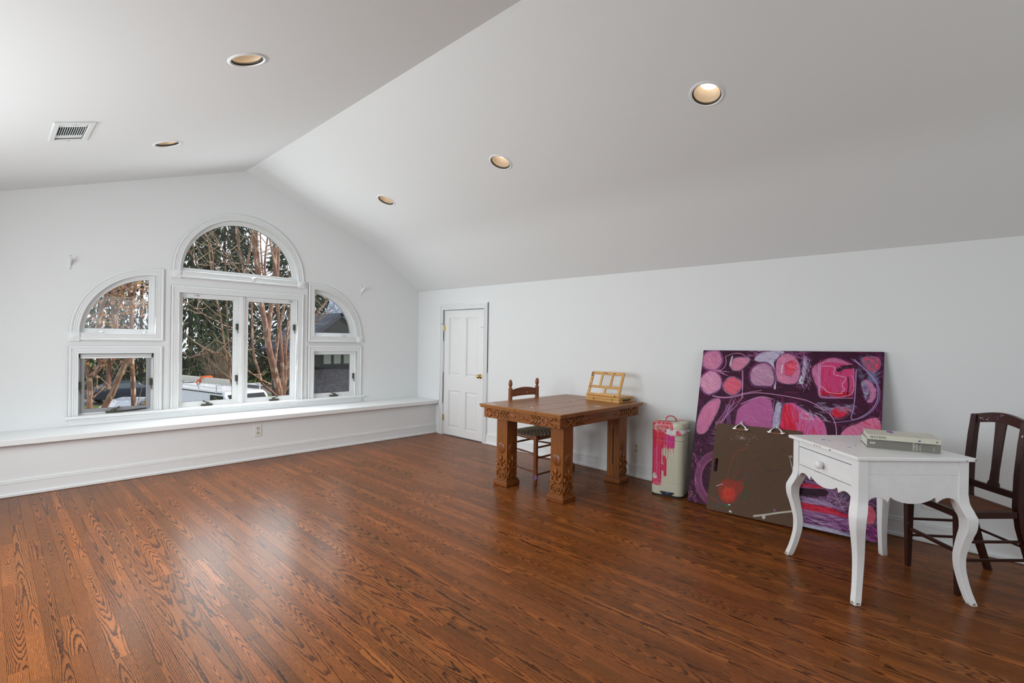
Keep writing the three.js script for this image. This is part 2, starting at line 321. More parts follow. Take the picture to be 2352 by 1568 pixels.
function crank(x, y, z, parent, flip = 1, s = 1) {
  const c = obj('crank', [bx(-0.052 * s, 0.052 * s, 0, 0.017, 0, 0.026, 0.005), lathe([[0.0, 0.022], [0.010, 0.021], [0.015, 0.012], [0.017, 0]], 16).translate(0.008 * flip, 0.015, 0.014)], M.bronze, parent);
  c.position.set(x, y, z);
  obj('crank_arm', [limb([[0.008 * flip, 0.03, 0.016], [-0.012 * flip, 0.038, 0.02], [-0.03 * flip, 0.046, 0.022]], [0.006, 0.005, 0.005], 8), new THREE.SphereGeometry(0.0085, 12, 8).translate(-0.032 * flip, 0.048, 0.022)], M.bronze, c);
  return c;
}
function lock(x, y, z, parent) {
  const l = obj('sash_lock', [bx(-0.012, 0.012, -0.033, 0.033, 0, 0.016, 0.003), bx(-0.007, 0.007, -0.028, 0.028, 0.014, 0.020, 0.002)], M.bronze, parent); l.position.set(x, y, z);
  obj('lever', limb([[0, -0.028, 0.016], [0.004, -0.05, 0.022], [0.007, -0.072, 0.02]], [0.005, 0.0045, 0.003], 8), M.bronze, l); return l;
}
function clip(x, y, z, parent) { const c = obj('clip', [bx(-0.02, 0.02, -0.005, 0.005, 0, 0.005, 0.001), bx(-0.010, 0.010, -0.009, 0.009, 0.004, 0.009, 0.002), rod([-0.022, 0.002, 0.007], [0.022, -0.003, 0.007], 0.0025)], M.chrome, parent); c.position.set(x, y, z); return c; }
{
  const w1 = structure('window_1', 'pair of casement windows in the middle of the window wall');
  casing(openings.main, w1, false);
  obj('mullion', [bx(-2.306, -2.250, 0.529, 1.673, -0.12, -0.03, 0.002), bx(-2.290, -2.266, 0.529, 1.673, -0.031, -0.024, 0.002)], M.trim, w1);
  const l = rectO(-2.864, -2.307, 0.529, 1.673), r = rectO(-2.249, -1.696, 0.529, 1.673);
  const sl = sash(l, w1), sr = sash(r, w1);
  lock(-2.322, 1.35, -0.05, sl); lock(-2.322, 0.80, -0.05, sl); lock(-1.712, 1.36, -0.05, sr);
  crank(-2.602, 0.531, -0.045, w1, 1); crank(-1.93, 0.531, -0.045, w1, -1);
  clip(-2.70, 1.655, -0.048, sl); clip(-1.76, 1.655, -0.048, sr);
  const w2 = structure('window_2', 'half-round window above the casement pair');
  casing(openings.arch, w2, true); rosette(-2.278 - 0.618, 1.852, w2); rosette(-2.278 + 0.618, 1.852, w2);
  const sa = sash(openings.arch, w2, 0.04);
  const h = obj('latch', [bx(-0.014, 0.014, -0.022, 0.012, 0, 0.012, 0.003), limb([[-0.002, 0.006, 0.012], [0.016, 0.02, 0.02], [0.036, 0.03, 0.022]], [0.006, 0.005, 0.004], 8)], M.trim, w2); h.position.set(-2.185, 1.862, 0.018);
  for (const [n, k, ox, c, s] of [[3, 'quarterLeft', -3.06 - 0.5935, [-3.46, -3.14], -1], [4, 'quarterRight', -1.503 + 0.5935, [-1.46, -1.09], 1]]) {
    const w = structure('window_' + n, s < 0 ? 'quarter-round window over the small window with the roller blind' : 'quarter-round window over the small window beside the corner');
    casing(openings[k], w, true); rosette(ox, 1.2255, w); const q = sash(openings[k], w, 0.042);
    for (const x of c) clip(x, 1.272, -0.046, q);
  }
  const w5 = structure('window_5', 'small square casement window with the roller blind'), w6 = structure('window_6', 'small square casement window beside the corner');
  casing(openings.lowLeft, w5, false); const s5 = sash(openings.lowLeft, w5, 0.044);
  casing(openings.lowRight, w6, false); const s6 = sash(openings.lowRight, w6, 0.044);
  obj('screen_frame', ring(openings.lowLeft(-0.018), openings.lowLeft(-0.046), 0.014, -0.05, 0.001), STD({ color: lin(0.30, 0.30, 0.31), roughness: 0.5 }), w5);
  lock(-3.083, 0.80, -0.036, s5); lock(-3.606, 0.79, -0.036, s5); crank(-3.36, 0.531, -0.032, w5, -1, 1.2);
  obj('handle_bar', limb([[-3.30, 0.540, -0.01], [-3.22, 0.545, 0.0], [-3.12, 0.552, 0.004]], [0.006, 0.008, 0.006], 10), M.blackPlastic, w5);
  lock(-0.958, 0.77, -0.05, s6); crank(-1.22, 0.531, -0.045, w6, 1);
  // left-wall window out of view, its place chosen to light the long wall
  const w7 = structure('window_7'), o7 = rectO(-3.9, -1.5, 0.8, 1.9), g = new THREE.Group(); g.name = 'frame'; w7.add(g); // local x = -z of the room
  g.position.set(XL, 0, 0); g.rotation.y = Math.PI / 2; casing(o7, g, true);
  for (let k = 0; k < 3; k++) { const o = rectO(-3.9 + k * 0.8, -3.9 + (k + 1) * 0.8, 0.8, 1.9), s = obj('sash', ring(o(0), o(-0.045), 0.045, -0.11, 0.002), M.trim, w7); s.position.set(XL, 0, 0); s.rotation.y = Math.PI / 2; obj('pane', new THREE.ShapeGeometry(shapeOf(o(-0.04))).translate(0, 0, -0.09), M.glass, s); }
  const w8 = structure('window_8'), o8 = rectO(-3.4, -1.4, 0.85, 2.05), g8 = new THREE.Group(); g8.name = 'frame'; w8.add(g8); g8.position.set(-4.8, 0, ZB); g8.rotation.y = Math.PI; casing(o8, g8, true);  // rear window out of view, placed to light the deep end of the room
  for (let k = 0; k < 2; k++) { const o = rectO(-3.4 + k, -2.4 + k, 0.85, 2.05), s = obj('sash', ring(o(0), o(-0.045), 0.045, -0.11, 0.002), M.trim, w8); s.position.set(-4.8, 0, ZB); s.rotation.y = Math.PI; obj('pane', new THREE.ShapeGeometry(shapeOf(o(-0.04))).translate(0, 0, -0.09), M.glass, s); }
  // one stool and apron under the three lower windows
  const st = structure('trim_1', 'window stool running under the lower windows');
  obj('stool', [bx(-3.711, -0.846, 0.500, 0.5275, -0.03, 0.052, 0.009, 3)], M.trim, st);
  obj('apron', [bx(-3.686, -0.872, 0.4425, 0.500, 0, 0.018, 0.002), bx(-3.690, -0.868, 0.478, 0.500, 0, 0.028, 0.006), bx(-3.686, -0.872, 0.4425, 0.452, 0, 0.022, 0.003)], M.trim, st);
}
{ // rolled-up blind at the head of the small left window
  const t = thing('roller_blind', 'rolled-up white roller blind at the head of the small window', 'blind', [-3.3425, 1.058, -0.022]);
  obj('roll', rod([-0.262, 0, 0], [0.262, 0, 0], 0.0115, 0.0115, 20), STD({ color: lin(0.62, 0.62, 0.62), roughness: 0.7 }), t);
  obj('hem_bar', bx(-0.262, 0.262, -0.028, -0.012, -0.008, 0.004, 0.003), M.trim, t);
  for (const s of [-1, 1]) obj('bracket', bx(s * 0.268 - 0.004, s * 0.268 + 0.004, -0.02, 0.017, -0.014, 0.014), M.blackPlastic, t);
}

// ---------------------------------------------------------------- window bench, door, baseboards
const BASE = (x0, x1, z) => [bx(x0, x1, 0, 0.104, z, z + 0.014, 0.001), bx(x0, x1, 0.098, 0.112, z, z + 0.016, 0.003), bx(x0, x1, 0.112, 0.127, z, z + 0.009, 0.004), bx(x0, x1, 0, 0.026, z + 0.012, z + 0.027, 0.007)];
{
  const t = thing('window_bench', 'long white built-in bench ledge under the windows', 'bench');
  obj('front_panel', bx(XL, -0.0005, 0, 0.398, 0.2, 0.427), M.wall, t);
  obj('seat_board', bx(XL, -0.0005, 0.397, 0.442, 0, 0.492, 0.004), M.trim, t);
  const b = BASE(XL, -0.001, 0.427); obj('baseboard', b.slice(0, 3), M.trim, t); obj('shoe_moulding', b[3], M.trim, t);
}
{
  const d = structure('door_1', 'narrow white four-panel closet door beside the bench');
  const inner = rectO(0.572, 1.352, 0, 1.634), parts = [];
  for (const [e0, e1, th] of CASING) { const o = inner(e1, 0), i = inner(e0, 0); parts.push(extrude(shapeOf([o[0], i[0], i[3], i[2], i[1], o[1], o[2], o[3]]), th, 0.0015)); }
  obj('casing', parts, M.trim, d).rotation.y = -Math.PI / 2;
  obj('jamb', [bx(0.001, 0.149, 0, 1.634, 0.5722, 0.577), bx(0.001, 0.149, 0, 1.634, 1.3475, 1.3518), bx(0.001, 0.149, 1.6295, 1.6338, 0.577, 1.3475)], M.trim, d);
  const X0 = 0.006, z0 = 0.580, z1 = 1.3445, y0 = 0.010, y1 = 1.6235, s = [0.672, 0.902, 1.010, 1.240], h = [0.098, 0.590, 0.778, 1.530];
  const slab = obj('door_slab', [bx(X0 + 0.012, X0 + 0.034, y0, y1, z0, z1),
    bx(X0, X0 + 0.013, y0, y1, z0, s[0]), bx(X0, X0 + 0.013, y0, y1, s[1], s[2]), bx(X0, X0 + 0.013, y0, y1, s[3], z1),
    ...[[s[0], s[1]], [s[2], s[3]]].flatMap(([a, b]) => [bx(X0, X0 + 0.013, y0, h[0], a, b), bx(X0, X0 + 0.013, h[1], h[2], a, b), bx(X0, X0 + 0.013, h[3], y1, a, b)])], M.doorPaint, d);
  for (const [a, b] of [[s[0], s[1]], [s[2], s[3]]]) for (const [p, q] of [[h[0], h[1]], [h[2], h[3]]]) {
    const o = rectO(a, b, p, q); // raised panel with its moulding
    const m = obj('door_panel', [ring(o(0), o(-0.010), 0.009, 0, 0.002), loft([0, 1, 2].map((k) => { const e = [-0.018, -0.042, -0.043][k], y = [0, 0.008, 0.008][k]; return o(e).map(([u, v]) => [u, v, y]); }), true)], M.doorPaint, slab);
    m.rotation.y = -Math.PI / 2; m.position.x = X0 + 0.0125;
  }
  for (const y of [1.395, 0.222]) { const g = obj('hinge', [rod([0, -0.038, 0], [0, 0.038, 0], 0.006, 0.006, 12), bx(-0.002, 0.004, -0.036, 0.036, -0.012, 0.012), rod([0, 0.038, 0], [0, 0.044, 0], 0.004, 0.002, 10)], M.brass, d); g.position.set(-0.004, y, 0.577); }
  const k = obj('knob', lathe([[0, 0.058], [0.014, 0.056], [0.024, 0.047], [0.026, 0.036], [0.020, 0.026], [0.011, 0.020], [0.010, 0.010], [0.026, 0.006], [0.028, 0.0]], 28).rotateZ(Math.PI / 2), M.brass, d); k.position.set(X0, 0.802, 1.286);
  obj('strike_plate', bx(-0.0008, 0.001, 0.775, 0.83, 1.3462, 1.3515), M.steel, d);
  for (const [y, z] of [[1.45, 0.545], [1.40, 1.335]]) { const g = obj('hook', [rod([0, 0, -0.03], [0, 0.003, 0.03], 0.0035), rod([0.012, 0, -0.03], [-0.006, 0, -0.03], 0.004), rod([0.012, 0.003, 0.03], [-0.006, 0.003, 0.03], 0.004)], M.steel, d); g.position.set(-0.022, y, z); g.scale.setScalar(0.75); }
  obj('closet_back', bx(0.15, 0.155, 0, 1.7, 0.5, 1.42), M.dark, d);
}
{
  const b = structure('baseboard_right', 'white baseboard along the long wall'), g = BASE(1.4195, ZB, 0);
  obj('board', g.slice(0, 3), M.trim, b).rotation.y = -Math.PI / 2; obj('shoe_moulding', g[3], M.trim, b).rotation.y = -Math.PI / 2;
}

// ---------------------------------------------------------------- outlets, curtain brackets
function outlet(label, pos, turn) {
  const t = thing('wall_outlet', label, 'outlet', pos, turn, 'wall outlets');
  obj('cover_plate', bx(-0.036, 0.036, -0.058, 0.058, 0, 0.006, 0.003), M.outlet, t);
  for (const y of [0.0225, -0.0225]) {
    const s = shapeOf(arcPts(0, y, 0.0172, 0, Math.PI * 2, 28).map(([a, b]) => [a, clamp(b, y - 0.0142, y + 0.0142)]));
    const f = obj('socket', extrude(s, 0.004, 0.0008).translate(0, 0, 0.005), M.outletFace, t);
    obj('slots', [bx(-0.0078, -0.0052, y - 0.002, y + 0.0075, 0.0086, 0.0092), bx(0.0052, 0.0074, y - 0.001, y + 0.0068, 0.0086, 0.0092), new THREE.CylinderGeometry(0.0028, 0.0028, 0.0006, 12).rotateX(Math.PI / 2).translate(0, y - 0.0085, 0.0089)], M.dark, f);
  }
  obj('screw', new THREE.CylinderGeometry(0.003, 0.003, 0.002, 10).rotateX(Math.PI / 2).translate(0, 0, 0.0065), M.steel, t);
}
outlet('duplex outlet in the front of the window bench', [-2.262, 0.294, 0.427], 0);
outlet('duplex outlet on the wall between carved table and step bin', [0, 0.268, 3.44], -Math.PI / 2);
outlet('duplex outlet low on the wall behind the white desk', [0, 0.268, 5.535], -Math.PI / 2);
for (const [x, y, label] of [[-3.682, 1.872, 'white curtain rod bracket on the wall above the small window with the blind'], [-0.888, 1.858, 'white curtain rod bracket on the wall near the corner']]) {
  const t = thing('curtain_bracket', label, 'bracket', [x, y, 0], 0, 'curtain rod brackets');
  obj('plate', bx(-0.011, 0.011, -0.066, 0.066, 0, 0.005, 0.002), M.trim, t);
  obj('arm', extrude(shapeOf([[0.004, -0.052], [0.022, -0.03], [0.05, -0.012], [0.082, 0.006], [0.086, 0.026], [0.080, 0.044], [0.074, 0.044], [0.070, 0.024], [0.058, 0.016], [0.03, 0.018], [0.004, 0.045]]), 0.006, 0.001).translate(0, 0, -0.003).rotateY(-Math.PI / 2), M.trim, t);
  for (const s of [-1, 1]) obj('screw', new THREE.CylinderGeometry(0.0042, 0.0042, 0.003, 10).rotateX(Math.PI / 2).translate(0, s * 0.056, 0.006), M.steel, t);
}

// ---------------------------------------------------------------- recessed downlights and the air register
M.baffle = STD({ color: lin(0.50, 0.41, 0.32), roughness: 0.5, metalness: 0.1 });
M.lamp = STD({ color: 0x000000, emissive: lin(1, 0.88, 0.70), emissiveIntensity: 3.2 });
const lampName = ['over the corner by the door', 'over the carved table', 'over the step bin and canvas', 'by the air register', 'midway down the room', 'farthest from the windows'];
LIGHTS.forEach(([side, s, z], i) => {
  const t = thing('recessed_downlight', (side === 'right' ? 'recessed white-rimmed downlight in the long-wall slope, ' : 'recessed white-rimmed downlight in the register slope, ') + lampName[i], 'downlight', [0, 0, 0], 0, 'recessed ceiling downlights');
  t.applyMatrix4(slopeMatrix[side].clone().multiply(new THREE.Matrix4().makeTranslation(s, z, 0)).multiply(new THREE.Matrix4().makeRotationX(Math.PI / 2)));
  // local +y points into the room
  obj('trim_ring', lathe([[0.079, -0.012], [0.079, 0.003], [0.084, 0.0065], [0.092, 0.005], [0.0965, 0.0008], [0.0965, -0.0005]], 48), M.trim, t);
  obj('rim', lathe([[0.0815, -0.016], [0.072, -0.012], [0.072, -0.006], [0.074, -0.002], [0.0795, 0.0005]], 48), M.blackPlastic, t);
  const prof = []; for (let k = 0; k <= 22; k++) prof.push([0.0805 - 0.022 * k / 22 + (k % 2 ? 0.0007 : 0), -0.01 - 0.088 * k / 22]);
  obj('baffle', lathe([...prof, [0.0001, -0.0985]].map(([r, y]) => [r, y]), 48), M.baffle, t); t.children[2].material.side = THREE.DoubleSide;
  obj('bulb', lathe([[0, -0.072], [0.03, -0.073], [0.047, -0.078], [0.050, -0.086], [0.044, -0.092]], 32), M.lamp, t);
  const p = new THREE.SpotLight(0xffd9a8, 0.7, 0, 0.9, 0.7); p.position.set(0, -0.066, 0); p.target.position.set(0, 1, 0); p.castShadow = true; p.shadow.radius = 2; t.add(p, p.target);
});
{
  const t = thing('air_register', 'white metal air register in the sloped ceiling', 'vent'); t.applyMatrix4(slopeMatrix.left.clone().multiply(new THREE.Matrix4().makeTranslation(VENT[0], VENT[1], 0)));
  const metal = STD({ color: lin(0.70, 0.73, 0.73), roughness: 0.4 });
  obj('frame', [ring(rectO(-0.1, 0.1, -0.198, 0.198)(0), rectO(-0.07, 0.07, -0.165, 0.165)(0), 0.008, 0, 0.003), bx(-0.1, 0.1, 0.186, 0.204, 0, 0.014, 0.004)], metal, t);
  obj('duct', [bx(-0.0745, 0.0745, -0.1695, 0.1695, -0.1, -0.098), bx(-0.0745, -0.0735, -0.1695, 0.1695, -0.1, -0.001), bx(0.0735, 0.0745, -0.1695, 0.1695, -0.1, -0.001), bx(-0.0745, 0.0745, 0.1685, 0.1695, -0.1, -0.001), bx(-0.0745, 0.0745, -0.1695, -0.1685, -0.1, -0.001)], M.dark, t);
  obj('damper_plate', [bx(-0.071, 0.071, 0.082, 0.166, -0.006, -0.003)], metal, t); obj('lower_plate', bx(-0.071, 0.071, -0.166, -0.098, -0.006, -0.003), metal, t);
  for (let k = 0; k < 13; k++) obj('slat', bx(-0.0007, 0.0007, -0.1, 0.083, -0.004, 0.002).translate(-0.066 + k * 0.011, 0, 0), metal, t);
  obj('lever', [bx(-0.02, 0.012, 0.165, 0.172, 0.006, 0.014, 0.002)], metal, t); for (const y of [-0.181, 0.195]) obj('screw', new THREE.CylinderGeometry(0.004, 0.004, 0.003, 10).rotateX(Math.PI / 2).translate(0, y, y > 0 ? 0.015 : 0.009), M.steel, t);
}

// ---------------------------------------------------------------- carved oak table
M.oak = STD({ map: woodTex(3, [146, 86, 34], [74, 38, 12], 70, 0.6), roughness: 0.36 });
M.oakTop = STD({ map: woodTex(5, [152, 96, 44], [88, 50, 18], 60, 0.6), roughness: 0.32 });
M.oakDark = STD({ map: woodTex(4, [130, 74, 28], [64, 32, 10], 70, 0.6), roughness: 0.4 });
M.white = STD({ color: lin(0.75, 0.75, 0.75), roughness: 0.5 });
const paintMat = (r, g, b, rough = 0.45) => STD({ color: lin(r, g, b), roughness: rough });
M.purpleDab = paintMat(0.26, 0.13, 0.42); M.blueDab = paintMat(0.05, 0.10, 0.42); M.paleDab = paintMat(0.62, 0.66, 0.68); M.redDab = paintMat(0.55, 0.02, 0.03); M.pinkDab = paintMat(0.6, 0.12, 0.32); M.yellowDab = paintMat(0.6, 0.38, 0.04);
// a small flat dab of dried paint: ragged outline, a fraction of a millimetre thick, lying in the xy plane
function dab(rx, ry, seed) { const p = []; for (let i = 0; i < 14; i++) { const a = i / 14 * Math.PI * 2, k = 0.7 + 0.5 * hash2(i + seed * 31, seed); p.push([Math.cos(a) * rx * k, Math.sin(a) * ry * k]); } return extrude(shapeOf(p), 0.0007); }
function motif() { // carved band of the apron: hooks, ring, leaves, lozenge, bead; runs along +x from 0 to 0.35, faces +z
  const g = [];
  for (const s of [-1, 1]) {
    g.push(limb([[0.104, s * 0.012, 0.003], [0.082, s * 0.008, 0.005], [0.060, s * 0.017, 0.005], [0.042, s * 0.031, 0.005], [0.020, s * 0.032, 0.005], [0.012, s * 0.022, 0.005], [0.022, s * 0.016, 0.004]], [0.004, 0.006, 0.0065, 0.006, 0.006, 0.006, 0.004], 7));
    for (const a of [0.182, 0.216, 0.250]) g.push(limb([[a - 0.018, s * 0.004, 0.003], [a - 0.004, s * 0.013, 0.006], [a + 0.012, s * 0.025, 0.006], [a + 0.030, s * 0.030, 0.004]], [0.003, 0.0075, 0.007, 0.0015], 7));
  }
  g.push(new THREE.TorusGeometry(0.0255, 0.0062, 8, 30).scale(1, 1.05, 0.9).translate(0.126, 0, 0.003));
  g.push(rod([0.150, 0, 0.002], [0.285, 0, 0.002], 0.004, 0.004, 7));
  g.push(new THREE.CylinderGeometry(0.004, 0.024, 0.012, 4, 1).rotateX(Math.PI / 2).scale(1.15, 0.9, 1).translate(0.305, 0, 0.005));
  g.push(new THREE.SphereGeometry(0.008, 10, 8).translate(0.342, 0, 0.003));
  return merge(g);
}
function legCarving() { // lower leg: two volutes, leaf pairs and a three-lobed crown; faces +z, foot of the carving at y = 0, 0.21 high
  const g = [];
  for (const s of [-1, 1]) {
    g.push(limb([[s * 0.012, 0.040, 0.004], [s * 0.022, 0.030, 0.005], [s * 0.030, 0.038, 0.005], [s * 0.028, 0.052, 0.005], [s * 0.014, 0.056, 0.005], [s * 0.004, 0.044, 0.005], [s * 0.008, 0.024, 0.006], [s * 0.028, 0.012, 0.006], [s * 0.047, 0.024, 0.006], [s * 0.050, 0.050, 0.005], [s * 0.034, 0.074, 0.005], [s * 0.012, 0.090, 0.005], [s * 0.005, 0.112, 0.005]], [0.004, 0.005, 0.005, 0.005, 0.005, 0.005, 0.006, 0.0065, 0.0065, 0.0065, 0.006, 0.0055, 0.005], 7, 44));
    g.push(limb([[s * 0.010, 0.100, 0.004], [s * 0.030, 0.098, 0.007], [s * 0.046, 0.106, 0.007], [s * 0.046, 0.124, 0.006], [s * 0.034, 0.130, 0.004]], [0.004, 0.009, 0.010, 0.009, 0.004], 8));
    g.push(limb([[s * 0.006, 0.136, 0.004], [s * 0.020, 0.146, 0.007], [s * 0.034, 0.160, 0.007], [s * 0.042, 0.172, 0.004]], [0.004, 0.009, 0.010, 0.003], 8));
  }
  g.push(limb([[0, 0.080, 0.003], [0, 0.115, 0.005], [0, 0.150, 0.006], [0, 0.178, 0.007], [0, 0.205, 0.003]], [0.006, 0.006, 0.008, 0.012, 0.002], 8));
  return merge(g);
}
{
  const H = 0.705, tx = [-1.252, -0.052], tz = [2.645, 3.53], t = thing('carved_table', 'heavy oak table with carved apron and carved square legs', 'table', [-0.64, 0, 3.08]);
  const cx = -0.64, cz = 3.08, o = (g) => merge(g).translate(-cx, 0, -cz);
  // top of three boards: the joints run along x
  const zs = [tz[0], 3.06, 3.285, tz[1]];
  for (let k = 0; k < 3; k++) {
    const a = zs[k] + (k ? 0.0012 : 0), b = zs[k + 1] - (k < 2 ? 0.0012 : 0);
    const m = obj('top_board', o([bx(tx[0], tx[1], H - 0.016, H, a, b, 0.004), bx(tx[0] + 0.006, tx[1] - 0.006, H - 0.030, H - 0.015, a + (k ? 0 : 0.006), b - (k < 2 ? 0 : 0.006), 0.003)]), M.oakTop, t, 'x');
  }
  const ax = [tx[0] + 0.03, tx[1] - 0.03], az = [tz[0] + 0.03, tz[1] - 0.03], y0 = 0.592, y1 = H - 0.029, am = (az[0] + az[1]) / 2, bar_ = (x0, x1, z0, z1) => o(bx(x0, x1, y0, y1, z0, z1, 0.0015));
  const mo = motif(), carve = (parent, x, z, ry, mirror) => { const g = mo.clone(); if (mirror) { g.scale(-1, 1, 1); const idx = g; idx.computeVertexNormals(); } g.rotateY(ry).translate(x - cx, (y0 + y1) / 2, z - cz); obj('carving', g, M.oak, parent); };
  const f1 = obj('apron', bar_(ax[0], ax[0] + 0.022, az[0], am - 0.0008), M.oak, t, 'z'), f2 = obj('apron', bar_(ax[0], ax[0] + 0.022, am + 0.0008, az[1]), M.oak, t, 'z');
  carve(f1, ax[0], az[0] + 0.022, -Math.PI / 2); carve(f2, ax[0], az[1] - 0.022, -Math.PI / 2, true);
  const sd = obj('apron', bar_(ax[0] + 0.0225, ax[1] - 0.0225, az[1] - 0.022, az[1]), M.oakDark, t, 'x');
  carve(sd, ax[0] + 0.03, az[1], 0); carve(sd, ax[1] - 0.03, az[1], 0, true);
  obj('apron', bar_(ax[1] - 0.022, ax[1], az[0], az[1]), M.oak, t, 'z'); obj('apron', bar_(ax[0] + 0.0225, ax[1] - 0.0225, az[0], az[0] + 0.022), M.oak, t, 'x');
  const lc = legCarving(), dome = (r) => new THREE.SphereGeometry(r, 24, 10, 0, Math.PI * 2, 0, Math.PI / 2).scale(1, 0.30, 1.12).rotateX(Math.PI / 2);
  for (const [lx, lz, fx, fz] of [[-1.035, 3.375, 1, 1], [-1.04, 2.775, 1, 1], [-0.243, 3.38, 0, 1], [-0.243, 2.775, 0, 0]]) {
    const g = new THREE.Group(); g.name = 'leg'; g.position.set(lx - cx, 0, lz - cz); t.add(g);
    obj('shaft', [bx(-0.063, 0.063, 0.04, 0.60, -0.063, 0.063, 0.003)], M.oak, g, 'y');
    obj('plinth', [bx(-0.076, 0.076, 0.034, 0.056, -0.076, 0.076, 0.006), bx(-0.083, 0.083, 0.0, 0.040, -0.083, 0.083, 0.008)], M.oakDark, g, 'x');
    const faces = []; if (fx) faces.push(-Math.PI / 2); if (fz) faces.push(0);
    for (const r of faces) { obj('medallion', dome(0.043).translate(0, 0.325, 0.0625).rotateY(r), M.oakDark, g, 'y'); obj('carving', lc.clone().translate(0, 0.058, 0.0625).rotateY(r), M.oak, g); }
    if (!fx) obj('slot', bx(-0.0645, -0.0625, 0.165, 0.48, -0.004, 0.004), M.dark, g);
  }
  const dabs = [[-1.20, 2.74, 0.02, 0.07, M.paleDab], [-1.09, 3.10, 0.008, 0.014, M.paleDab], [-0.42, 3.02, 0.01, 0.02, M.white], [-0.78, 2.82, 0.006, 0.01, M.purpleDab], [-0.95, 2.95, 0.004, 0.012, M.redDab], [-0.62, 3.42, 0.012, 0.035, M.paleDab]];
  dabs.forEach(([x, z, a, b, m], i) => obj('paint_spot', dab(a, b, i + 3).rotateX(-Math.PI / 2).translate(x - cx, H, z - cz), m, t));
}

// ---------------------------------------------------------------- ladder-back chair tucked under the table
M.chairWood = STD({ map: woodTex(8, [132, 74, 34], [70, 34, 14], 50, 0.6), roughness: 0.42 });
M.rush = STD({ map: dataTex(256, 256, (x, y, c) => { const k = 0.55 + 0.6 * noise2(x * 0.4, y * 0.06) * (0.6 + 0.4 * noise2(x * 0.03, y * 0.03 + 9)); c[0] = 150 * k; c[1] = 130 * k; c[2] = 104 * k; }, { repeat: [6, 6] }), roughness: 0.8 });
{
  const cx = -0.637, cz = 2.79, t = thing('ladder_back_chair', 'turned ladder-back chair with woven seat, tucked under the carved table', 'chair', [cx, 0, cz]);
  const W = (x, y, z) => [x - cx, y, z - cz], SH = 0.425;
  const F = [[-0.893, 2.98], [-0.395, 2.98]], Bk = [[-0.825, 2.60], [-0.452, 2.60]];
  F.forEach(([x, z], i) => { const l = obj('leg', lathe([[0, 0], [0.014, 0], [0.016, 0.03], [0.0195, 0.10], [0.0205, 0.30], [0.0195, 0.405], [0.017, 0.425], [0.010, 0.434], [0, 0.436]], 18), M.chairWood, t, 'y'); l.position.set(...W(x, 0, z)); if (!i) obj('paint_spot', dab(0.012, 0.024, 5).translate(0, 0.075, 0.0195).rotateY(-0.75), M.purpleDab, l); });
  Bk.forEach(([x, z], i) => { const l = obj('leg', lathe([[0, 0], [0.014, 0], [0.018, 0.06], [0.020, 0.35], [0.0195, 0.70], [0.0185, 0.792], [0.0205, 0.796], [0.0195, 0.806], [0.012, 0.812], [0.012, 0.820], [0.018, 0.838], [0.019, 0.852], [0.014, 0.872], [0.008, 0.884], [0, 0.887]], 20), M.chairWood, t, 'y'); l.position.set(...W(x, 0, z)); if (i) obj('paint_spot', dab(0.01, 0.012, 9).translate(0, 0.868, 0.0165), M.pinkDab, l); });
  for (const [b, h, hump] of [[0.725, 0.062, 0.022], [0.56, 0.055, 0.016]]) {
    const p = []; for (let k = 0; k <= 16; k++) p.push([-0.178 + 0.356 * k / 16, b + 0.006 * Math.sin(Math.PI * k / 16)]); for (let k = 16; k >= 0; k--) p.push([-0.178 + 0.356 * k / 16, b + h + hump * Math.sin(Math.PI * k / 16)]);
    const s = obj('slat', extrude(shapeOf(p), 0.012, 0.003, 2).translate(0, 0, -0.006), M.chairWood, t, 'x'); s.position.set(-0.0015, 0, 2.60 - cz);
    if (b > 0.7) [[-0.09, 0.765, M.purpleDab], [0.04, 0.757, M.paleDab], [0.085, 0.775, M.redDab]].forEach(([x, y, m], i) => obj('paint_spot', dab(0.006, 0.005, i + 1).translate(x, y, 0.006), m, s));
  }
  const st = (a, b, h, r = 0.0095) => obj('stretcher', limb([W(a[0], h, a[1]), W((a[0] + b[0]) / 2, h, (a[1] + b[1]) / 2), W(b[0], h, b[1])], [r * 0.8, r, r * 0.8], 10), M.chairWood, t);
  st(F[0], Bk[0], 0.27); st(F[0], Bk[0], 0.115); st(F[1], Bk[1], 0.27); st(F[1], Bk[1], 0.115); st(F[0], F[1], 0.235); st(F[0], F[1], 0.09); st(Bk[0], Bk[1], 0.30); st(F[0], F[1], 0.325);
  obj('seat_rail', [rod(W(...[F[0][0], 0.40, F[0][1]]), W(F[1][0], 0.40, F[1][1]), 0.013), rod(W(F[0][0], 0.40, F[0][1]), W(Bk[0][0], 0.40, Bk[0][1]), 0.013), rod(W(F[1][0], 0.40, F[1][1]), W(Bk[1][0], 0.40, Bk[1][1]), 0.013), rod(W(Bk[0][0], 0.40, Bk[0][1]), W(Bk[1][0], 0.40, Bk[1][1]), 0.013)], M.chairWood, t);
  // woven seat: strands over and under
  const strands = [];
  for (let i = 0; i < 17; i++) { const u = (i + 0.5) / 17, z = 2.975 - 0.37 * u, xa = F[0][0] + (Bk[0][0] - F[0][0]) * u, xb = F[1][0] + (Bk[1][0] - F[1][0]) * u, pts = []; for (let k = 0; k <= 22; k++) pts.push(W(xa + (xb - xa) * k / 22, 0.413 + 0.004 * ((k + i) % 2 ? 1 : -1), z)); strands.push(limb(pts, [0.0095, 0.0095], 5, 44)); }
  for (let i = 0; i < 20; i++) { const u = (i + 0.5) / 20, pts = []; for (let k = 0; k <= 17; k++) { const v = k / 17, xa = F[0][0] + (Bk[0][0] - F[0][0]) * v, xb = F[1][0] + (Bk[1][0] - F[1][0]) * v; pts.push(W(xa + (xb - xa) * u, 0.413 + 0.004 * ((k + i) % 2 ? -1 : 1), 2.985 - 0.385 * v)); } strands.push(limb(pts, [0.0095, 0.0095], 5, 36)); }
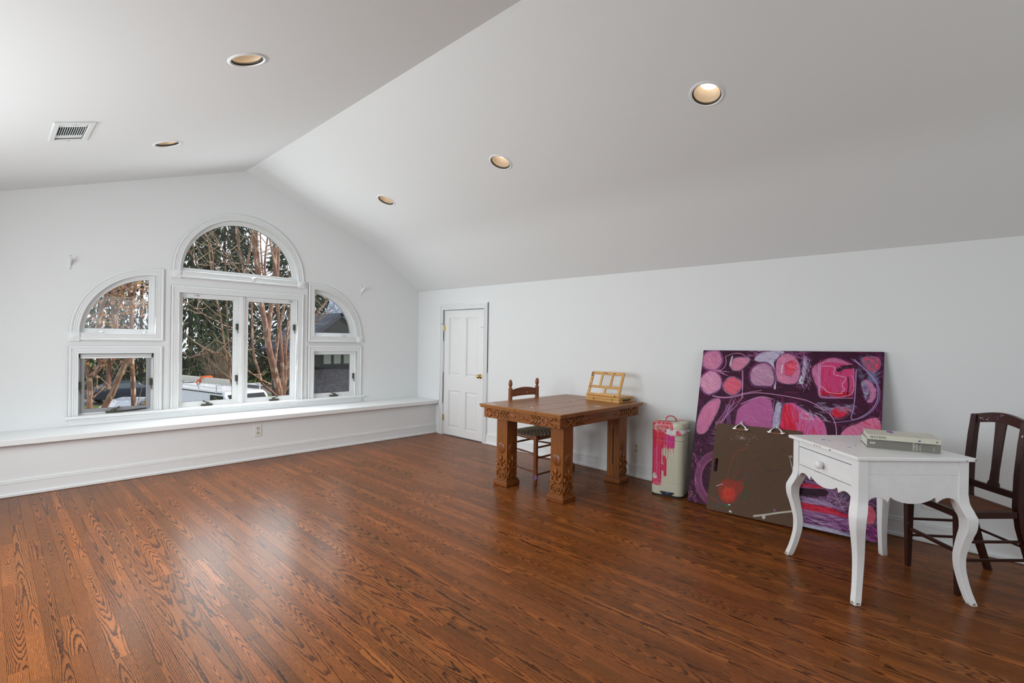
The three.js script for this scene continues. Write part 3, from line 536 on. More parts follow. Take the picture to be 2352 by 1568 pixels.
  obj('seat', strands, M.rush, t).userData.label = 'dark woven seat';
}

// ---------------------------------------------------------------- box easel on the table
M.pine = STD({ map: woodTex(11, [214, 164, 96], [176, 120, 60], 46, 0.6), roughness: 0.5 });
M.stain = paintMat(0.12, 0.03, 0.05);
{
  const t = thing('box_easel', 'small light wooden box easel standing on the carved table', 'easel', [-0.165, 0.7052, 3.243]);
  obj('box', [bx(-0.122, 0.122, 0, 0.022, -0.177, 0.177, 0.002)], M.pine, t, 'z'); obj('lid', [bx(-0.122, 0.122, 0.0232, 0.046, -0.177, 0.177, 0.002)], M.pine, t, 'z');
  for (const z of [-0.09, 0.105]) obj('latch', [bx(-0.1255, -0.1215, 0.012, 0.032, z - 0.008, z + 0.008, 0.001), rod([-0.126, 0.020, z - 0.006], [-0.126, 0.020, z + 0.006], 0.002)], M.brass, t);
  const hd = obj('handle', [limb([[-0.055, 0.020, 0.178], [-0.045, 0.022, 0.193], [0, 0.022, 0.196], [0.045, 0.022, 0.193], [0.055, 0.020, 0.178]], [0.005, 0.008, 0.008, 0.008, 0.005], 8)], M.blackPlastic, t);
  const f = new THREE.Group(); f.name = 'frame'; f.position.set(-0.112, 0.048, 0); f.rotation.z = -0.40; t.add(f); // leans back towards the wall
  const fb = (name, y0, y1, z0, z1) => obj(name, bx(-0.006, 0.006, y0, y1, z0, z1, 0.0015), M.pine, f, y1 - y0 > z1 - z0 ? 'y' : 'z');
  fb('stile', 0, 0.232, -0.176, -0.150); fb('stile', 0, 0.232, 0.150, 0.176); fb('rail', 0.206, 0.232, -0.1495, 0.1495); fb('rail', 0.075, 0.097, -0.1495, 0.1495); fb('rail', 0, 0.022, -0.1495, 0.1495);
  fb('bar', 0.0975, 0.2055, -0.066, -0.046); fb('bar', 0.0975, 0.2055, 0.046, 0.066); fb('bar', 0.0225, 0.0745, 0.000, 0.020);
  obj('ledge', bx(-0.030, -0.0065, -0.006, 0.008, -0.165, 0.135, 0.002), M.pine, f, 'z');
  seedRandom(31); for (let k = 0; k < 16; k++) { const onTop = k > 9, z = onTop ? rr(-0.14, 0.12) : rr(-0.172, -0.156), y = onTop ? rr(0.212, 0.226) : rr(0.03, 0.22); obj('paint_spot', dab(onTop ? rr(0.006, 0.016) : rr(0.003, 0.006), onTop ? 0.003 : rr(0.006, 0.014), k).rotateY(-Math.PI / 2).translate(-0.006, y, z), M.stain, f); }
}

// ---------------------------------------------------------------- paint-splashed step bin
{
  const Wd = 0.266, Dp = 0.270, R = 0.055, Hb = 0.60, t = thing('step_bin', 'cream step bin splashed with red and pink paint', 'bin', [-0.215, 0, 3.884], -1.352);
  // outline of the bin, starting in the middle of the front and running round; local +z is the front
  const outline = (inset, flute = 0) => {
    const p = [], w = Wd / 2 - inset, d = Dp / 2 - inset, r = R - inset * 0.5, seg = [[0, d, w - r, d], [w - r, d - r, 0], [w, d - r, w, -d + r], [w - r, -d + r, 1], [w - r, -d, -w + r, -d], [-w + r, -d + r, 2], [-w, -d + r, -w, d - r], [-w + r, d - r, 3], [-w + r, d, 0, d]];
    for (const s of seg) {
      if (s.length === 4) { const n = s[0] === s[2] ? 40 : (Math.abs(s[2] - s[0]) > w ? 40 : 20); for (let k = 0; k < n; k++) p.push([s[0] + (s[2] - s[0]) * k / n, s[1] + (s[3] - s[1]) * k / n, 0]); }
      else for (let k = 0; k < 8; k++) { const a = Math.PI / 2 - (s[2] + k / 8) * Math.PI / 2; p.push([s[0] + r * Math.cos(a), s[1] + r * Math.sin(a), 1]); }
    }
    return p;
  };
  const perim = (() => { const o = outline(0); let L = 0; const acc = [0]; for (let i = 1; i <= o.length; i++) { const a = o[i - 1], b = o[i % o.length]; L += Math.hypot(a[0] - b[0], a[1] - b[1]); acc.push(L); } return acc.map((v) => v / L); })();
  const ringAt = (y, inset, fl) => outline(inset).map(([x, z, c], i) => { const g = fl && !c ? 0.0022 * smooth(0.0, 0.5, Math.cos(i * Math.PI * 2 / 5)) : 0, l = Math.hypot(x, z); return [x - g * x / l, y, z - g * z / l]; });
  const uvw = (i, j, p) => [perim[j], p[1] / Hb];
  const paint = canvasTex(1024, 1024, (c, w, h) => {
    c.fillStyle = '#c9c8b4'; c.fillRect(0, 0, w, h);
    // u = 0 is the middle of the front; the left half of the front lies at u -> 1
    const X = (cm) => ((cm / 94.0) % 1 + 1) % 1 * w, Y = (v) => h - v / 0.60 * h; // cm from the front's middle, height in m
    seedRandom(91);
    const blot = (x, y, rx, ry, col) => { c.fillStyle = col; c.beginPath(); for (let k = 0; k <= 18; k++) { const a = k / 18 * Math.PI * 2, q = 0.75 + 0.4 * rnd(); const px = X(0) + 0 * x, u = X(x); c.lineTo(u + Math.cos(a) * rx / 94 * w * q, Y(y + Math.sin(a) * ry * q)); } c.fill(); };
    const reds = ['#d3121c', '#c81a2c', '#cf2340', '#c92a55', '#d23768', '#c81648'];
    const strip = (cm0, cm1, y0, y1, cols) => { for (let k = 0; k < 150; k++) { const x = rr(cm0, cm1), wd = rr(0.15, 0.7), a = rr(y0 - 0.02, y0 + 0.05), b = rr(y1 - 0.04, y1); c.fillStyle = cols[Math.floor(rnd() * cols.length)]; c.globalAlpha = rr(0.5, 0.95); c.fillRect(X(x), Y(Math.max(a, b)), wd / 94 * w, Math.abs(Y(a) - Y(b))); } c.globalAlpha = 1; };
    strip(-13.5, -4.6, 0.10, 0.46, ['#c9315f', '#cf3d70', '#c42a52', '#d4507e', '#bd2048']);
    strip(-15.5, 1.0, 0.40, 0.55, reds); strip(-15.5, 4.0, 0.555, 0.62, reds); strip(-15.5, -12, 0.10, 0.46, reds); strip(-2.0, 5.6, 0.41, 0.50, ['#cc2c86', '#d13a8e', '#c82470']);
    strip(-2.6, -0.8, 0.18, 0.31, ['#cf3d60', '#c42a52']); blot(-2.2, 0.30, 1.6, 0.035, '#cf3d60'); blot(-3.0, 0.23, 2.0, 0.03, '#cc3560');
    for (const [x, y] of [[-3.4, 0.26], [-1.4, 0.34], [0.2, 0.30], [2.2, 0.35], [4.6, 0.36], [-5.5, 0.3], [1.0, 0.37]]) { c.fillStyle = reds[Math.floor(rnd() * 6)]; c.fillRect(X(x), Y(0.43), 0.35 / 94 * w, Y(y) - Y(0.43)); }
    blot(-10, 0.15, 2.4, 0.03, '#d8d7c8'); blot(-9.2, 0.165, 0.8, 0.012, '#8fb6cf'); blot(-9.6, 0.12, 2.0, 0.018, '#cc4a70'); blot(-7.5, 0.09, 4.0, 0.008, '#c6486a');
    for (let k = 0; k < 500; k++) { c.globalAlpha = 0.35; c.fillStyle = rnd() < 0.5 ? '#e27a9a' : '#a81030'; c.fillRect(X(rr(-13.4, -4.2)), Y(rr(0.12, 0.53)), rr(1, 4), rr(8, 40)); } c.globalAlpha = 1;
  });
  const enamel = STD({ map: paint, roughness: 0.32 });
  const rings = [[0.012, 0.006], [0.016, 0.001], [0.105, 0.0005], [0.108, 0.004]].map(([y, i]) => ringAt(y, i));
  obj('base', loft(rings, false, true, uvw), enamel, t, null, true);
  const body = [0.109, 0.112, 0.13, 0.15, 0.40, 0.42, 0.452, 0.455]; obj('body', loft(body.map((y, k) => ringAt(y, k === 0 || k === 7 ? 0.004 : 0.003, k === 3 || k === 4)), false, true, uvw), enamel, t, null, true);
  const lid = obj('lid', loft([[0.457, 0.004], [0.459, 0.0015], [0.545, 0.0015], [0.549, 0.005], [0.551, 0.0015], [0.586, 0.003], [0.596, 0.010], [0.600, 0.022]].map(([y, i]) => ringAt(y, i)), false, true, uvw), enamel, t, null, true);
  for (const [a, b, x, z, k] of [[0.07, 0.04, -0.05, 0.07, 2], [0.05, 0.02, 0.06, -0.06, 4]]) obj('lid_paint', dab(a, b, k).rotateX(-Math.PI / 2).translate(x, 0.6, z), M.redDab, lid); obj('lid_paint', [dab(0.06, 0.035, 3).rotateX(-Math.PI / 2).translate(-0.04, 0.6002, -0.02)], M.white, lid); obj('lid_paint', [dab(0.05, 0.012, 7).rotateX(-Math.PI / 2).translate(0.03, 0.6003, 0.03)], M.dark, lid);
  obj('handle', limb([[-0.045, 0.598, 0.0], [-0.042, 0.620, 0], [-0.02, 0.636, 0], [0.012, 0.636, 0], [0.034, 0.620, 0], [0.038, 0.598, 0]], [0.0045, 0.0045, 0.0045], 8, 28), M.redDab, lid);
  obj('side_catch', ring(rectO(-0.011, 0.011, -0.026, 0.026)(0), rectO(-0.007, 0.007, -0.022, 0.018)(0), 0.005, 0, 0.001).rotateY(Math.PI / 2).translate(Wd / 2 - 0.003, 0.44, 0.02), STD({ color: lin(0.56, 0.55, 0.46), roughness: 0.3 }), t);
  obj('foot_ring', loft([0, 0.013].map((y) => ringAt(y, 0.004)), false), M.blackPlastic, t);
  obj('pedal', [bx(-0.035, 0.045, 0.018, 0.026, Dp / 2 - 0.01, Dp / 2 + 0.022, 0.003), bx(-0.05, 0.06, 0.026, 0.040, Dp / 2 - 0.004, Dp / 2 + 0.001)], M.blackPlastic, t); obj('paint_spot', dab(0.02, 0.006, 3).translate(0.01, 0.032, Dp / 2 + 0.001), M.blueDab, t);
  // edge of the liner bag hanging out under the lid, smeared with paint
  const pos = [], idx = [], cols = [], n = 44; seedRandom(17);
  for (let i = 0; i <= n; i++) { const u = i / n, o = outline(-0.004), q = Math.round((0.955 - 0.0 + u * 0.27) * o.length) % o.length, [x, z] = o[q], drop = 0.012 + 0.036 * Math.sin(Math.min(1, u * 1.35) * Math.PI) + 0.010 * noise2(u * 14, 3.3); for (let k = 0; k < 4; k++) { const v = k / 3, push = 1 + (0.012 + 0.05 * v * noise2(u * 20, 5.1 + k)) + (u > 0.93 ? 0.10 * v : 0); pos.push(x * push, 0.549 + (1 - u) * 0.0 - drop * v, z * push); const red = noise2(u * 9 + 3, v * 2) > 0.60; cols.push(...(red ? [0.55, 0.05, 0.09] : [0.66, 0.62, 0.64])); } }
  for (let i = 0; i < n; i++) for (let k = 0; k < 3; k++) { const a = i * 4 + k; idx.push(a, a + 4, a + 1, a + 1, a + 4, a + 5); }
  const g = new THREE.BufferGeometry(); g.setAttribute('position', new THREE.Float32BufferAttribute(pos, 3)); g.setAttribute('color', new THREE.Float32BufferAttribute(cols, 3)); g.setIndex(idx); g.computeVertexNormals();
  const bag = new THREE.Mesh(g, STD({ vertexColors: true, roughness: 0.4, side: THREE.DoubleSide })); bag.name = 'bag_edge'; bag.userData.label = 'white plastic bag edge smeared with paint'; t.add(bag);
}

// ---------------------------------------------------------------- abstract canvas leaning on the wall
function leaning(group, bottom, slopeX, slopeY, roll = 0) { // local x runs along +z of the room, local y up the lean, local z out into the room
  const l = Math.hypot(slopeX, slopeY), y = V(slopeX / l, slopeY / l, 0), x = V(0, 0, 1), z = x.clone().cross(y);
  group.applyMatrix4(new THREE.Matrix4().makeBasis(x, y, z).setPosition(...bottom).multiply(new THREE.Matrix4().makeRotationZ(roll)));
}
function smoothPath(c, pts, close = true) {
  const n = pts.length; c.beginPath();
  if (close) { c.moveTo((pts[0][0] + pts[n - 1][0]) / 2, (pts[0][1] + pts[n - 1][1]) / 2); for (let i = 0; i < n; i++) { const a = pts[i], b = pts[(i + 1) % n]; c.quadraticCurveTo(a[0], a[1], (a[0] + b[0]) / 2, (a[1] + b[1]) / 2); } c.closePath(); }
  else { c.moveTo(...pts[0]); for (let i = 1; i < n - 1; i++) { const a = pts[i], b = pts[i + 1]; c.quadraticCurveTo(a[0], a[1], (a[0] + b[0]) / 2, (a[1] + b[1]) / 2); } c.lineTo(...pts[n - 1]); }
}
const rgb = (r, g, b, a = 1) => `rgba(${Math.round(clamp(r, 0, 255))},${Math.round(clamp(g, 0, 255))},${Math.round(clamp(b, 0, 255))},${a})`;
const abstractArt = canvasTex(1600, 1600, (c, w, h) => {
  const S = w / 1000, P = (l) => l.map(([x, y]) => [x * S, (1000 - y) * S]);
  seedRandom(4242);
  const strokes = (x0, x1, y0, y1, n, col, vary, len, wid, ang, al = 0.5) => { for (let i = 0; i < n; i++) { const x = rr(x0, x1) * S, y = (1000 - rr(y0, y1)) * S, a = ang + rr(-0.5, 0.5), L = rr(0.3, 1) * len * S, k = rr(-vary, vary); c.strokeStyle = rgb(col[0] + k, col[1] + k * 0.8, col[2] + k, rr(0.3, 1) * al); c.lineWidth = rr(0.4, 1) * wid * S; c.beginPath(); c.moveTo(x, y); c.quadraticCurveTo(x + Math.cos(a) * L / 2 + rr(-4, 4) * S, y + Math.sin(a) * L / 2 + rr(-4, 4) * S, x + Math.cos(a) * L, y + Math.sin(a) * L); c.stroke(); } };
  const blob = (pts, col, o = {}) => {
    const p = P(pts); let x0 = 1e9, x1 = -1e9, y0 = 1e9, y1 = -1e9; for (const [x, y] of pts) { x0 = Math.min(x0, x); x1 = Math.max(x1, x); y0 = Math.min(y0, y); y1 = Math.max(y1, y); }
    if (o.halo) { smoothPath(c, p); c.strokeStyle = rgb(...o.halo, 0.75); c.lineWidth = (o.haloW ?? 16) * S; c.lineJoin = 'round'; c.stroke(); }
    if (o.dark) { c.save(); c.translate(2 * S, 3 * S); smoothPath(c, p); c.strokeStyle = rgb(...o.dark, 0.85); c.lineWidth = 7 * S; c.stroke(); c.restore(); }
    for (let k = 0; k < 5; k++) { smoothPath(c, p.map(([x, y]) => [x + rr(-7, 7) * S, y + rr(-7, 7) * S])); c.fillStyle = rgb(col[0] + rr(-18, 10), col[1] + rr(-18, 10), col[2] + rr(-18, 10), 0.35); c.fill(); }
    c.save(); smoothPath(c, p); c.fillStyle = rgb(...col, 0.85); c.fill(); c.clip();
    strokes(x0 - 20, x1, y0, y1, o.n ?? 160, col, o.vary ?? 26, o.len ?? 60, o.wid ?? 7, o.ang ?? 0.4, 0.55);
    if (o.also) strokes(x0 - 20, x1, y0, y1, o.alsoN ?? 40, o.also, 20, o.len ?? 60, o.wid ?? 8, o.ang ?? 0.4, 0.6);
    c.restore();
    for (let k = 0; k < 46; k++) { const i = Math.floor(rnd() * p.length), a = p[i], b = p[(i + 1) % p.length], u = rnd(), x = a[0] + (b[0] - a[0]) * u, y = a[1] + (b[1] - a[1]) * u, L = rr(0.1, 0.35), q = [[58, 18, 44], o.halo ?? col, col, [150, 116, 160]][Math.floor(rnd() * 4)]; c.strokeStyle = rgb(...q, rr(0.25, 0.6)); c.lineWidth = rr(1.5, 5) * S; c.lineCap = 'round'; c.beginPath(); c.moveTo(x + rr(-6, 6) * S, y + rr(-6, 6) * S); c.lineTo(x + (b[0] - a[0]) * L + rr(-8, 8) * S, y + (b[1] - a[1]) * L + rr(-8, 8) * S); c.stroke(); }
  };
  const disc = (x, y, rx, ry, col, o) => blob(Array.from({ length: 12 }, (_, i) => { const a = i / 12 * Math.PI * 2, k = 1.05 + 0.06 * Math.sin(i * 2.3 + x); return [x + rx * k * Math.cos(a), y + ry * k * Math.sin(a)]; }), col, o);
  const line = (pts, col, wd, al = 0.9) => { smoothPath(c, P(pts), false); c.strokeStyle = rgb(...col, al); c.lineWidth = wd * S; c.lineCap = 'round'; c.stroke(); };
  const maroon = [58, 18, 44], plum = [112, 26, 82], lilac = [176, 160, 188], grey = [104, 104, 132], pink = [196, 120, 156], rose = [196, 56, 104], red = [206, 32, 60], mauve = [178, 96, 150], salmon = [214, 98, 122], steel = [70, 76, 106];
  c.fillStyle = rgb(...maroon); c.fillRect(0, 0, w, h);
  strokes(-40, 1000, 0, 1000, 900, maroon, 16, 120, 14, 0.2, 0.7); strokes(-40, 1000, 560, 1000, 260, plum, 26, 90, 9, 0.3, 0.55); strokes(-20, 320, 440, 760, 160, plum, 22, 60, 10, 0.9, 0.6); strokes(0, 140, 0, 420, 200, [124, 40, 104], 34, 40, 9, 1.2, 0.6);
  strokes(940, 1000, 560, 1000, 120, [110, 44, 98], 34, 40, 8, 1.5, 0.6); strokes(280, 620, 955, 1000, 140, [160, 96, 146], 40, 60, 7, 0.1, 0.7);
  // pale swath and stems of the upper half
  blob([[327, 942], [367, 989], [462, 1003], [512, 997], [483, 974], [452, 936], [445, 928], [466, 851], [467, 764], [455, 851], [429, 923], [363, 928]], [188, 180, 204], { also: [150, 130, 170], ang: 0.1 });
  line([[430, 930], [452, 890], [462, 840], [466, 764]], [200, 198, 216], 11); blob([[606, 970], [632, 972], [628, 880], [618, 800], [604, 800], [612, 880]], [150, 120, 158], { also: [210, 206, 222], ang: 1.4 });
  strokes(600, 650, 780, 960, 60, [186, 170, 200], 30, 40, 5, 1.5, 0.7); blob([[596, 846], [612, 848], [610, 800], [594, 802]], [214, 220, 230], { n: 20 });
  disc(66, 932, 62, 62, pink, { halo: [148, 84, 138], haloW: 26, also: [222, 148, 170] }); disc(70, 780, 66, 74, [208, 142, 178], { halo: [168, 70, 128], haloW: 22, dark: [44, 74, 120], also: [226, 160, 182] });
  blob([[196, 948], [291, 959], [310, 937], [260, 873], [209, 867], [189, 897]], [204, 126, 156], { halo: grey, haloW: 14 }); line([[196, 960], [188, 930], [186, 900]], [206, 212, 222], 9); disc(213, 766, 54, 54, salmon, { halo: [120, 120, 150], haloW: 16, also: [226, 90, 116] });
  blob([[313, 842], [331, 892], [364, 917], [409, 919], [441, 891], [456, 851], [457, 778], [407, 778], [334, 776]], [182, 132, 164], { halo: [122, 52, 106], haloW: 24, dark: [40, 40, 66], also: [206, 170, 190] });
  blob([[459, 932], [483, 970], [528, 987], [561, 966], [589, 924], [600, 874], [585, 795], [505, 796], [471, 815]], [202, 122, 158], { halo: [60, 60, 92], haloW: 10, also: [220, 140, 164] }); blob([[512, 920], [562, 948], [580, 898], [554, 843], [518, 855]], [214, 62, 96], { also: [226, 110, 132] }); line([[500, 912], [494, 880], [498, 862]], [214, 204, 220], 7);
  blob([[653, 895], [694, 929], [743, 959], [787, 957], [839, 932], [867, 920], [871, 830], [870, 764], [821, 740], [736, 735], [706, 743], [693, 789], [674, 816]], [196, 110, 154], { halo: [92, 28, 70], haloW: 20, also: [214, 150, 182], ang: 1.3 });
  blob([[700, 925], [747, 935], [816, 928], [861, 906], [869, 830], [867, 757], [793, 742], [712, 740]], [198, 62, 116], { also: [210, 40, 80], ang: 1.5 }); blob([[712, 770], [760, 752], [860, 770], [866, 745], [793, 738], [712, 742]], [192, 24, 52], { n: 40 }); blob([[783, 892], [805, 913], [858, 923], [864, 906], [811, 900], [798, 879]], [44, 14, 30], { n: 20 }); line([[840, 740], [846, 790], [840, 850]], [52, 16, 34], 8, 0.7);
  blob([[896, 962], [947, 970], [979, 962], [982, 913], [959, 885], [927, 897]], [206, 70, 100], { halo: [160, 110, 152], haloW: 16 }); strokes(880, 960, 860, 985, 90, grey, 24, 30, 9, 0.9, 0.6); strokes(930, 990, 830, 890, 80, [110, 116, 148], 24, 30, 9, 2.2, 0.6);
  blob([[901, 836], [936, 841], [965, 805], [974, 764], [956, 717], [930, 715], [948, 752], [939, 786]], [188, 120, 160], { halo: [84, 40, 84], haloW: 12 }); blob([[901, 832], [925, 824], [939, 786], [935, 744], [924, 730], [910, 784]], [152, 160, 176], { also: [120, 80, 130] });
  blob([[764, 654], [795, 674], [836, 676], [858, 668], [837, 633], [810, 617], [779, 620]], [202, 32, 62], { halo: [196, 120, 164], haloW: 18, dark: [40, 10, 30] }); strokes(680, 860, 660, 700, 60, [150, 140, 172], 26, 40, 8, 0.2, 0.6);
  // middle band
  blob([[12, 430], [8, 511], [26, 591], [67, 648], [111, 680], [152, 672], [141, 610], [103, 515], [70, 440]], [202, 116, 158], { halo: steel, haloW: 12, also: [218, 134, 166], ang: 2.0 });
  blob([[250, 604], [293, 653], [353, 699], [393, 711], [445, 697], [459, 673], [470, 586], [467, 533], [466, 380], [266, 380]], mauve, { halo: [52, 20, 56], haloW: 8, also: [204, 122, 172] });
  blob([[469, 680], [512, 684], [508, 625], [504, 400], [470, 400]], [178, 172, 198], { dark: [44, 48, 78], also: [150, 140, 176], ang: 1.5 });
  blob([[513, 671], [543, 684], [588, 678], [644, 639], [699, 619], [729, 596], [753, 543], [760, 400], [513, 400]], [200, 102, 158], { also: [214, 40, 70], alsoN: 90, ang: 1.45, len: 120 }); c.save(); smoothPath(c, P([[514, 668], [545, 682], [600, 660], [610, 560], [600, 420], [514, 420]])); c.clip(); strokes(490, 600, 420, 690, 170, [212, 34, 66], 26, 150, 11, 1.5, 0.8); c.restore(); line([[600, 672], [640, 652], [690, 612]], [60, 66, 92], 8, 0.8); strokes(600, 740, 590, 676, 50, [190, 184, 206], 20, 40, 6, 0.5, 0.7);
  blob([[826, 554], [879, 590], [931, 619], [978, 641], [998, 618], [1010, 540], [1010, 470], [800, 470]], [208, 118, 154], { also: [206, 60, 98], ang: 0.7, len: 110, halo: [40, 12, 36], haloW: 8 });
  // lower third: streaks, rings on the left
  strokes(-40, 560, 20, 400, 260, maroon, 14, 140, 16, 0.15, 0.8); strokes(560, 980, 0, 260, 200, [150, 110, 158], 40, 200, 12, 0.06, 0.6);
  blob([[560, 220], [661, 206], [777, 221], [776, 183], [560, 160]], [44, 14, 36], { ang: 0.05, len: 120 }); blob([[560, 240], [633, 229], [742, 234], [768, 226], [716, 218], [560, 196]], [204, 34, 66], { ang: 0.05, len: 120, halo: [150, 110, 160], haloW: 8 });
  blob([[560, 160], [633, 156], [718, 163], [808, 141], [772, 124], [560, 130]], [176, 160, 190], { ang: 0.06, len: 120, also: [140, 96, 150] }); blob([[560, 130], [640, 124], [788, 129], [824, 118], [890, 100], [870, 90], [814, 94], [560, 92]], [196, 28, 62], { ang: 0.05, len: 140, also: [216, 60, 92] });
  blob([[560, 90], [647, 89], [812, 91], [980, 77], [980, 41], [722, 38], [560, 60]], [164, 120, 166], { ang: 0.05, len: 160, also: [110, 50, 110] }); blob([[560, 66], [748, 61], [980, 49], [980, 27], [723, 22], [560, 30]], [112, 40, 104], { ang: 0.05, len: 160, also: [190, 170, 200] }); blob([[540, 20], [749, 22], [900, 16], [900, -6], [540, -6]], [186, 184, 208], { ang: 0.05, len: 160, also: [150, 140, 176] });
  strokes(640, 980, 15, 60, 30, [40, 46, 70], 16, 60, 3, 0.1, 0.8); disc(968, 128, 22, 48, salmon, { halo: [40, 46, 66], haloW: 7 }); disc(850, 199, 22, 20, [98, 78, 104], { halo: [60, 30, 60] }); strokes(930, 1000, 0, 80, 60, [130, 30, 104], 40, 30, 7, 0.4, 0.8);
  for (let i = 0; i < 26; i++) line([[rr(770, 880), rr(130, 226)], [rr(770, 880), rr(120, 200)]], [186, 150, 184], rr(1.2, 3), 0.7);
  for (let i = 0; i < 7; i++) { const k = 0.86 + i * 0.055; line(Array.from({ length: 16 }, (_, j) => { const a = 1.75 + j / 15 * 3.0; return [188 + 132 * k * Math.cos(a), 172 + 150 * k * Math.sin(a)]; }), [206, 120, 176], rr(2, 4.5)); }
  strokes(0, 60, 10, 420, 60, [168, 96, 160], 40, 26, 8, 1.3, 0.6); strokes(100, 250, 380, 470, 60, [176, 170, 196], 24, 60, 5, 0.1, 0.5);
  // scratched lines
  const ln = [210, 150, 196];
  line([[866, 954], [949, 868], [986, 790], [972, 694], [905, 625], [857, 610], [877, 683], [877, 897]], [170, 140, 190], 5); line([[852, 958], [955, 872], [994, 786], [978, 690], [910, 620], [780, 588]], [150, 124, 176], 4);
  line([[700, 925], [703, 820], [706, 739], [718, 727], [868, 741], [871, 830], [857, 862]], ln, 4); line([[692, 920], [697, 800], [700, 735], [720, 722], [870, 735]], ln, 3);
  line([[712, 912], [768, 915], [777, 895], [764, 860], [832, 854], [827, 830], [808, 805], [834, 777], [806, 765], [823, 755], [741, 756], [731, 779], [707, 794]], [226, 190, 216], 3);
  line([[94, 695], [164, 678], [306, 729], [391, 747]], ln, 3.5); line([[94, 690], [180, 672], [330, 735], [480, 728], [617, 710], [650, 703], [740, 658], [784, 611], [800, 551], [798, 470]], ln, 4.5); line([[275, 651], [376, 716], [458, 698]], ln, 5); line([[157, 962], [201, 984], [253, 981], [276, 963]], ln, 4); line([[150, 962], [164, 923], [149, 875], [104, 857]], ln, 4); line([[264, 870], [273, 786], [283, 693]], ln, 3.5); line([[270, 870], [281, 780], [276, 693]], ln, 3);
  for (let i = 0; i < 9; i++) line([[rr(120, 170), rr(470, 520)], [rr(170, 210), rr(560, 610)], [rr(200, 290), rr(640, 720)]], ln, rr(1.5, 3.5), 0.75); for (let i = 0; i < 5; i++) line([[180 + i * 6, 640], [196 + i * 5, 560], [214 + i * 8, 470]], [150, 110, 170], 3, 0.7); for (let i = 0; i < 6; i++) line([[rr(70, 120), rr(860, 880)], [rr(130, 200), rr(830, 860)]], ln, 2.5);
  line([[130, 520], [160, 470], [190, 440], [230, 430]], ln, 4); line([[140, 530], [165, 460], [205, 425]], ln, 3); c.fillStyle = rgb(196, 170, 120, 0.9); c.font = `${22 * S}px sans-serif`; c.save(); c.translate(28 * S, (1000 - 22) * S); c.rotate(-Math.PI / 2); c.fillText("'22 L", 0, 0); c.restore();
  for (let i = 0; i < 5000; i++) { const x = rnd() * w, y = rnd() * h; c.fillStyle = rnd() < 0.5 ? 'rgba(20,4,16,0.16)' : 'rgba(240,210,230,0.13)'; c.fillRect(x, y, rr(1, 5), rr(1, 3)); }
});
{
  const t = thing('abstract_canvas', 'large square abstract canvas in pinks and dark plum leaning on the wall', 'painting'); leaning(t, [-0.34, 0.0165, 4.700], 0.306, 1.18, 0.016);
  const g = plain(new THREE.BoxGeometry(1.222, 1.222, 0.002)); g.translate(0, 0.611, -0.001);
  obj('painted_cloth', g, new THREE.MeshPhysicalMaterial({ map: abstractArt, roughness: 0.55, specularIntensity: 0.35 }), t, null, true);
  obj('wrapped_edge', [bx(-0.611, 0.611, 0, 1.222, -0.026, -0.0021, 0.001)], STD({ color: lin(0.07, 0.015, 0.05), roughness: 0.6 }), t);
}

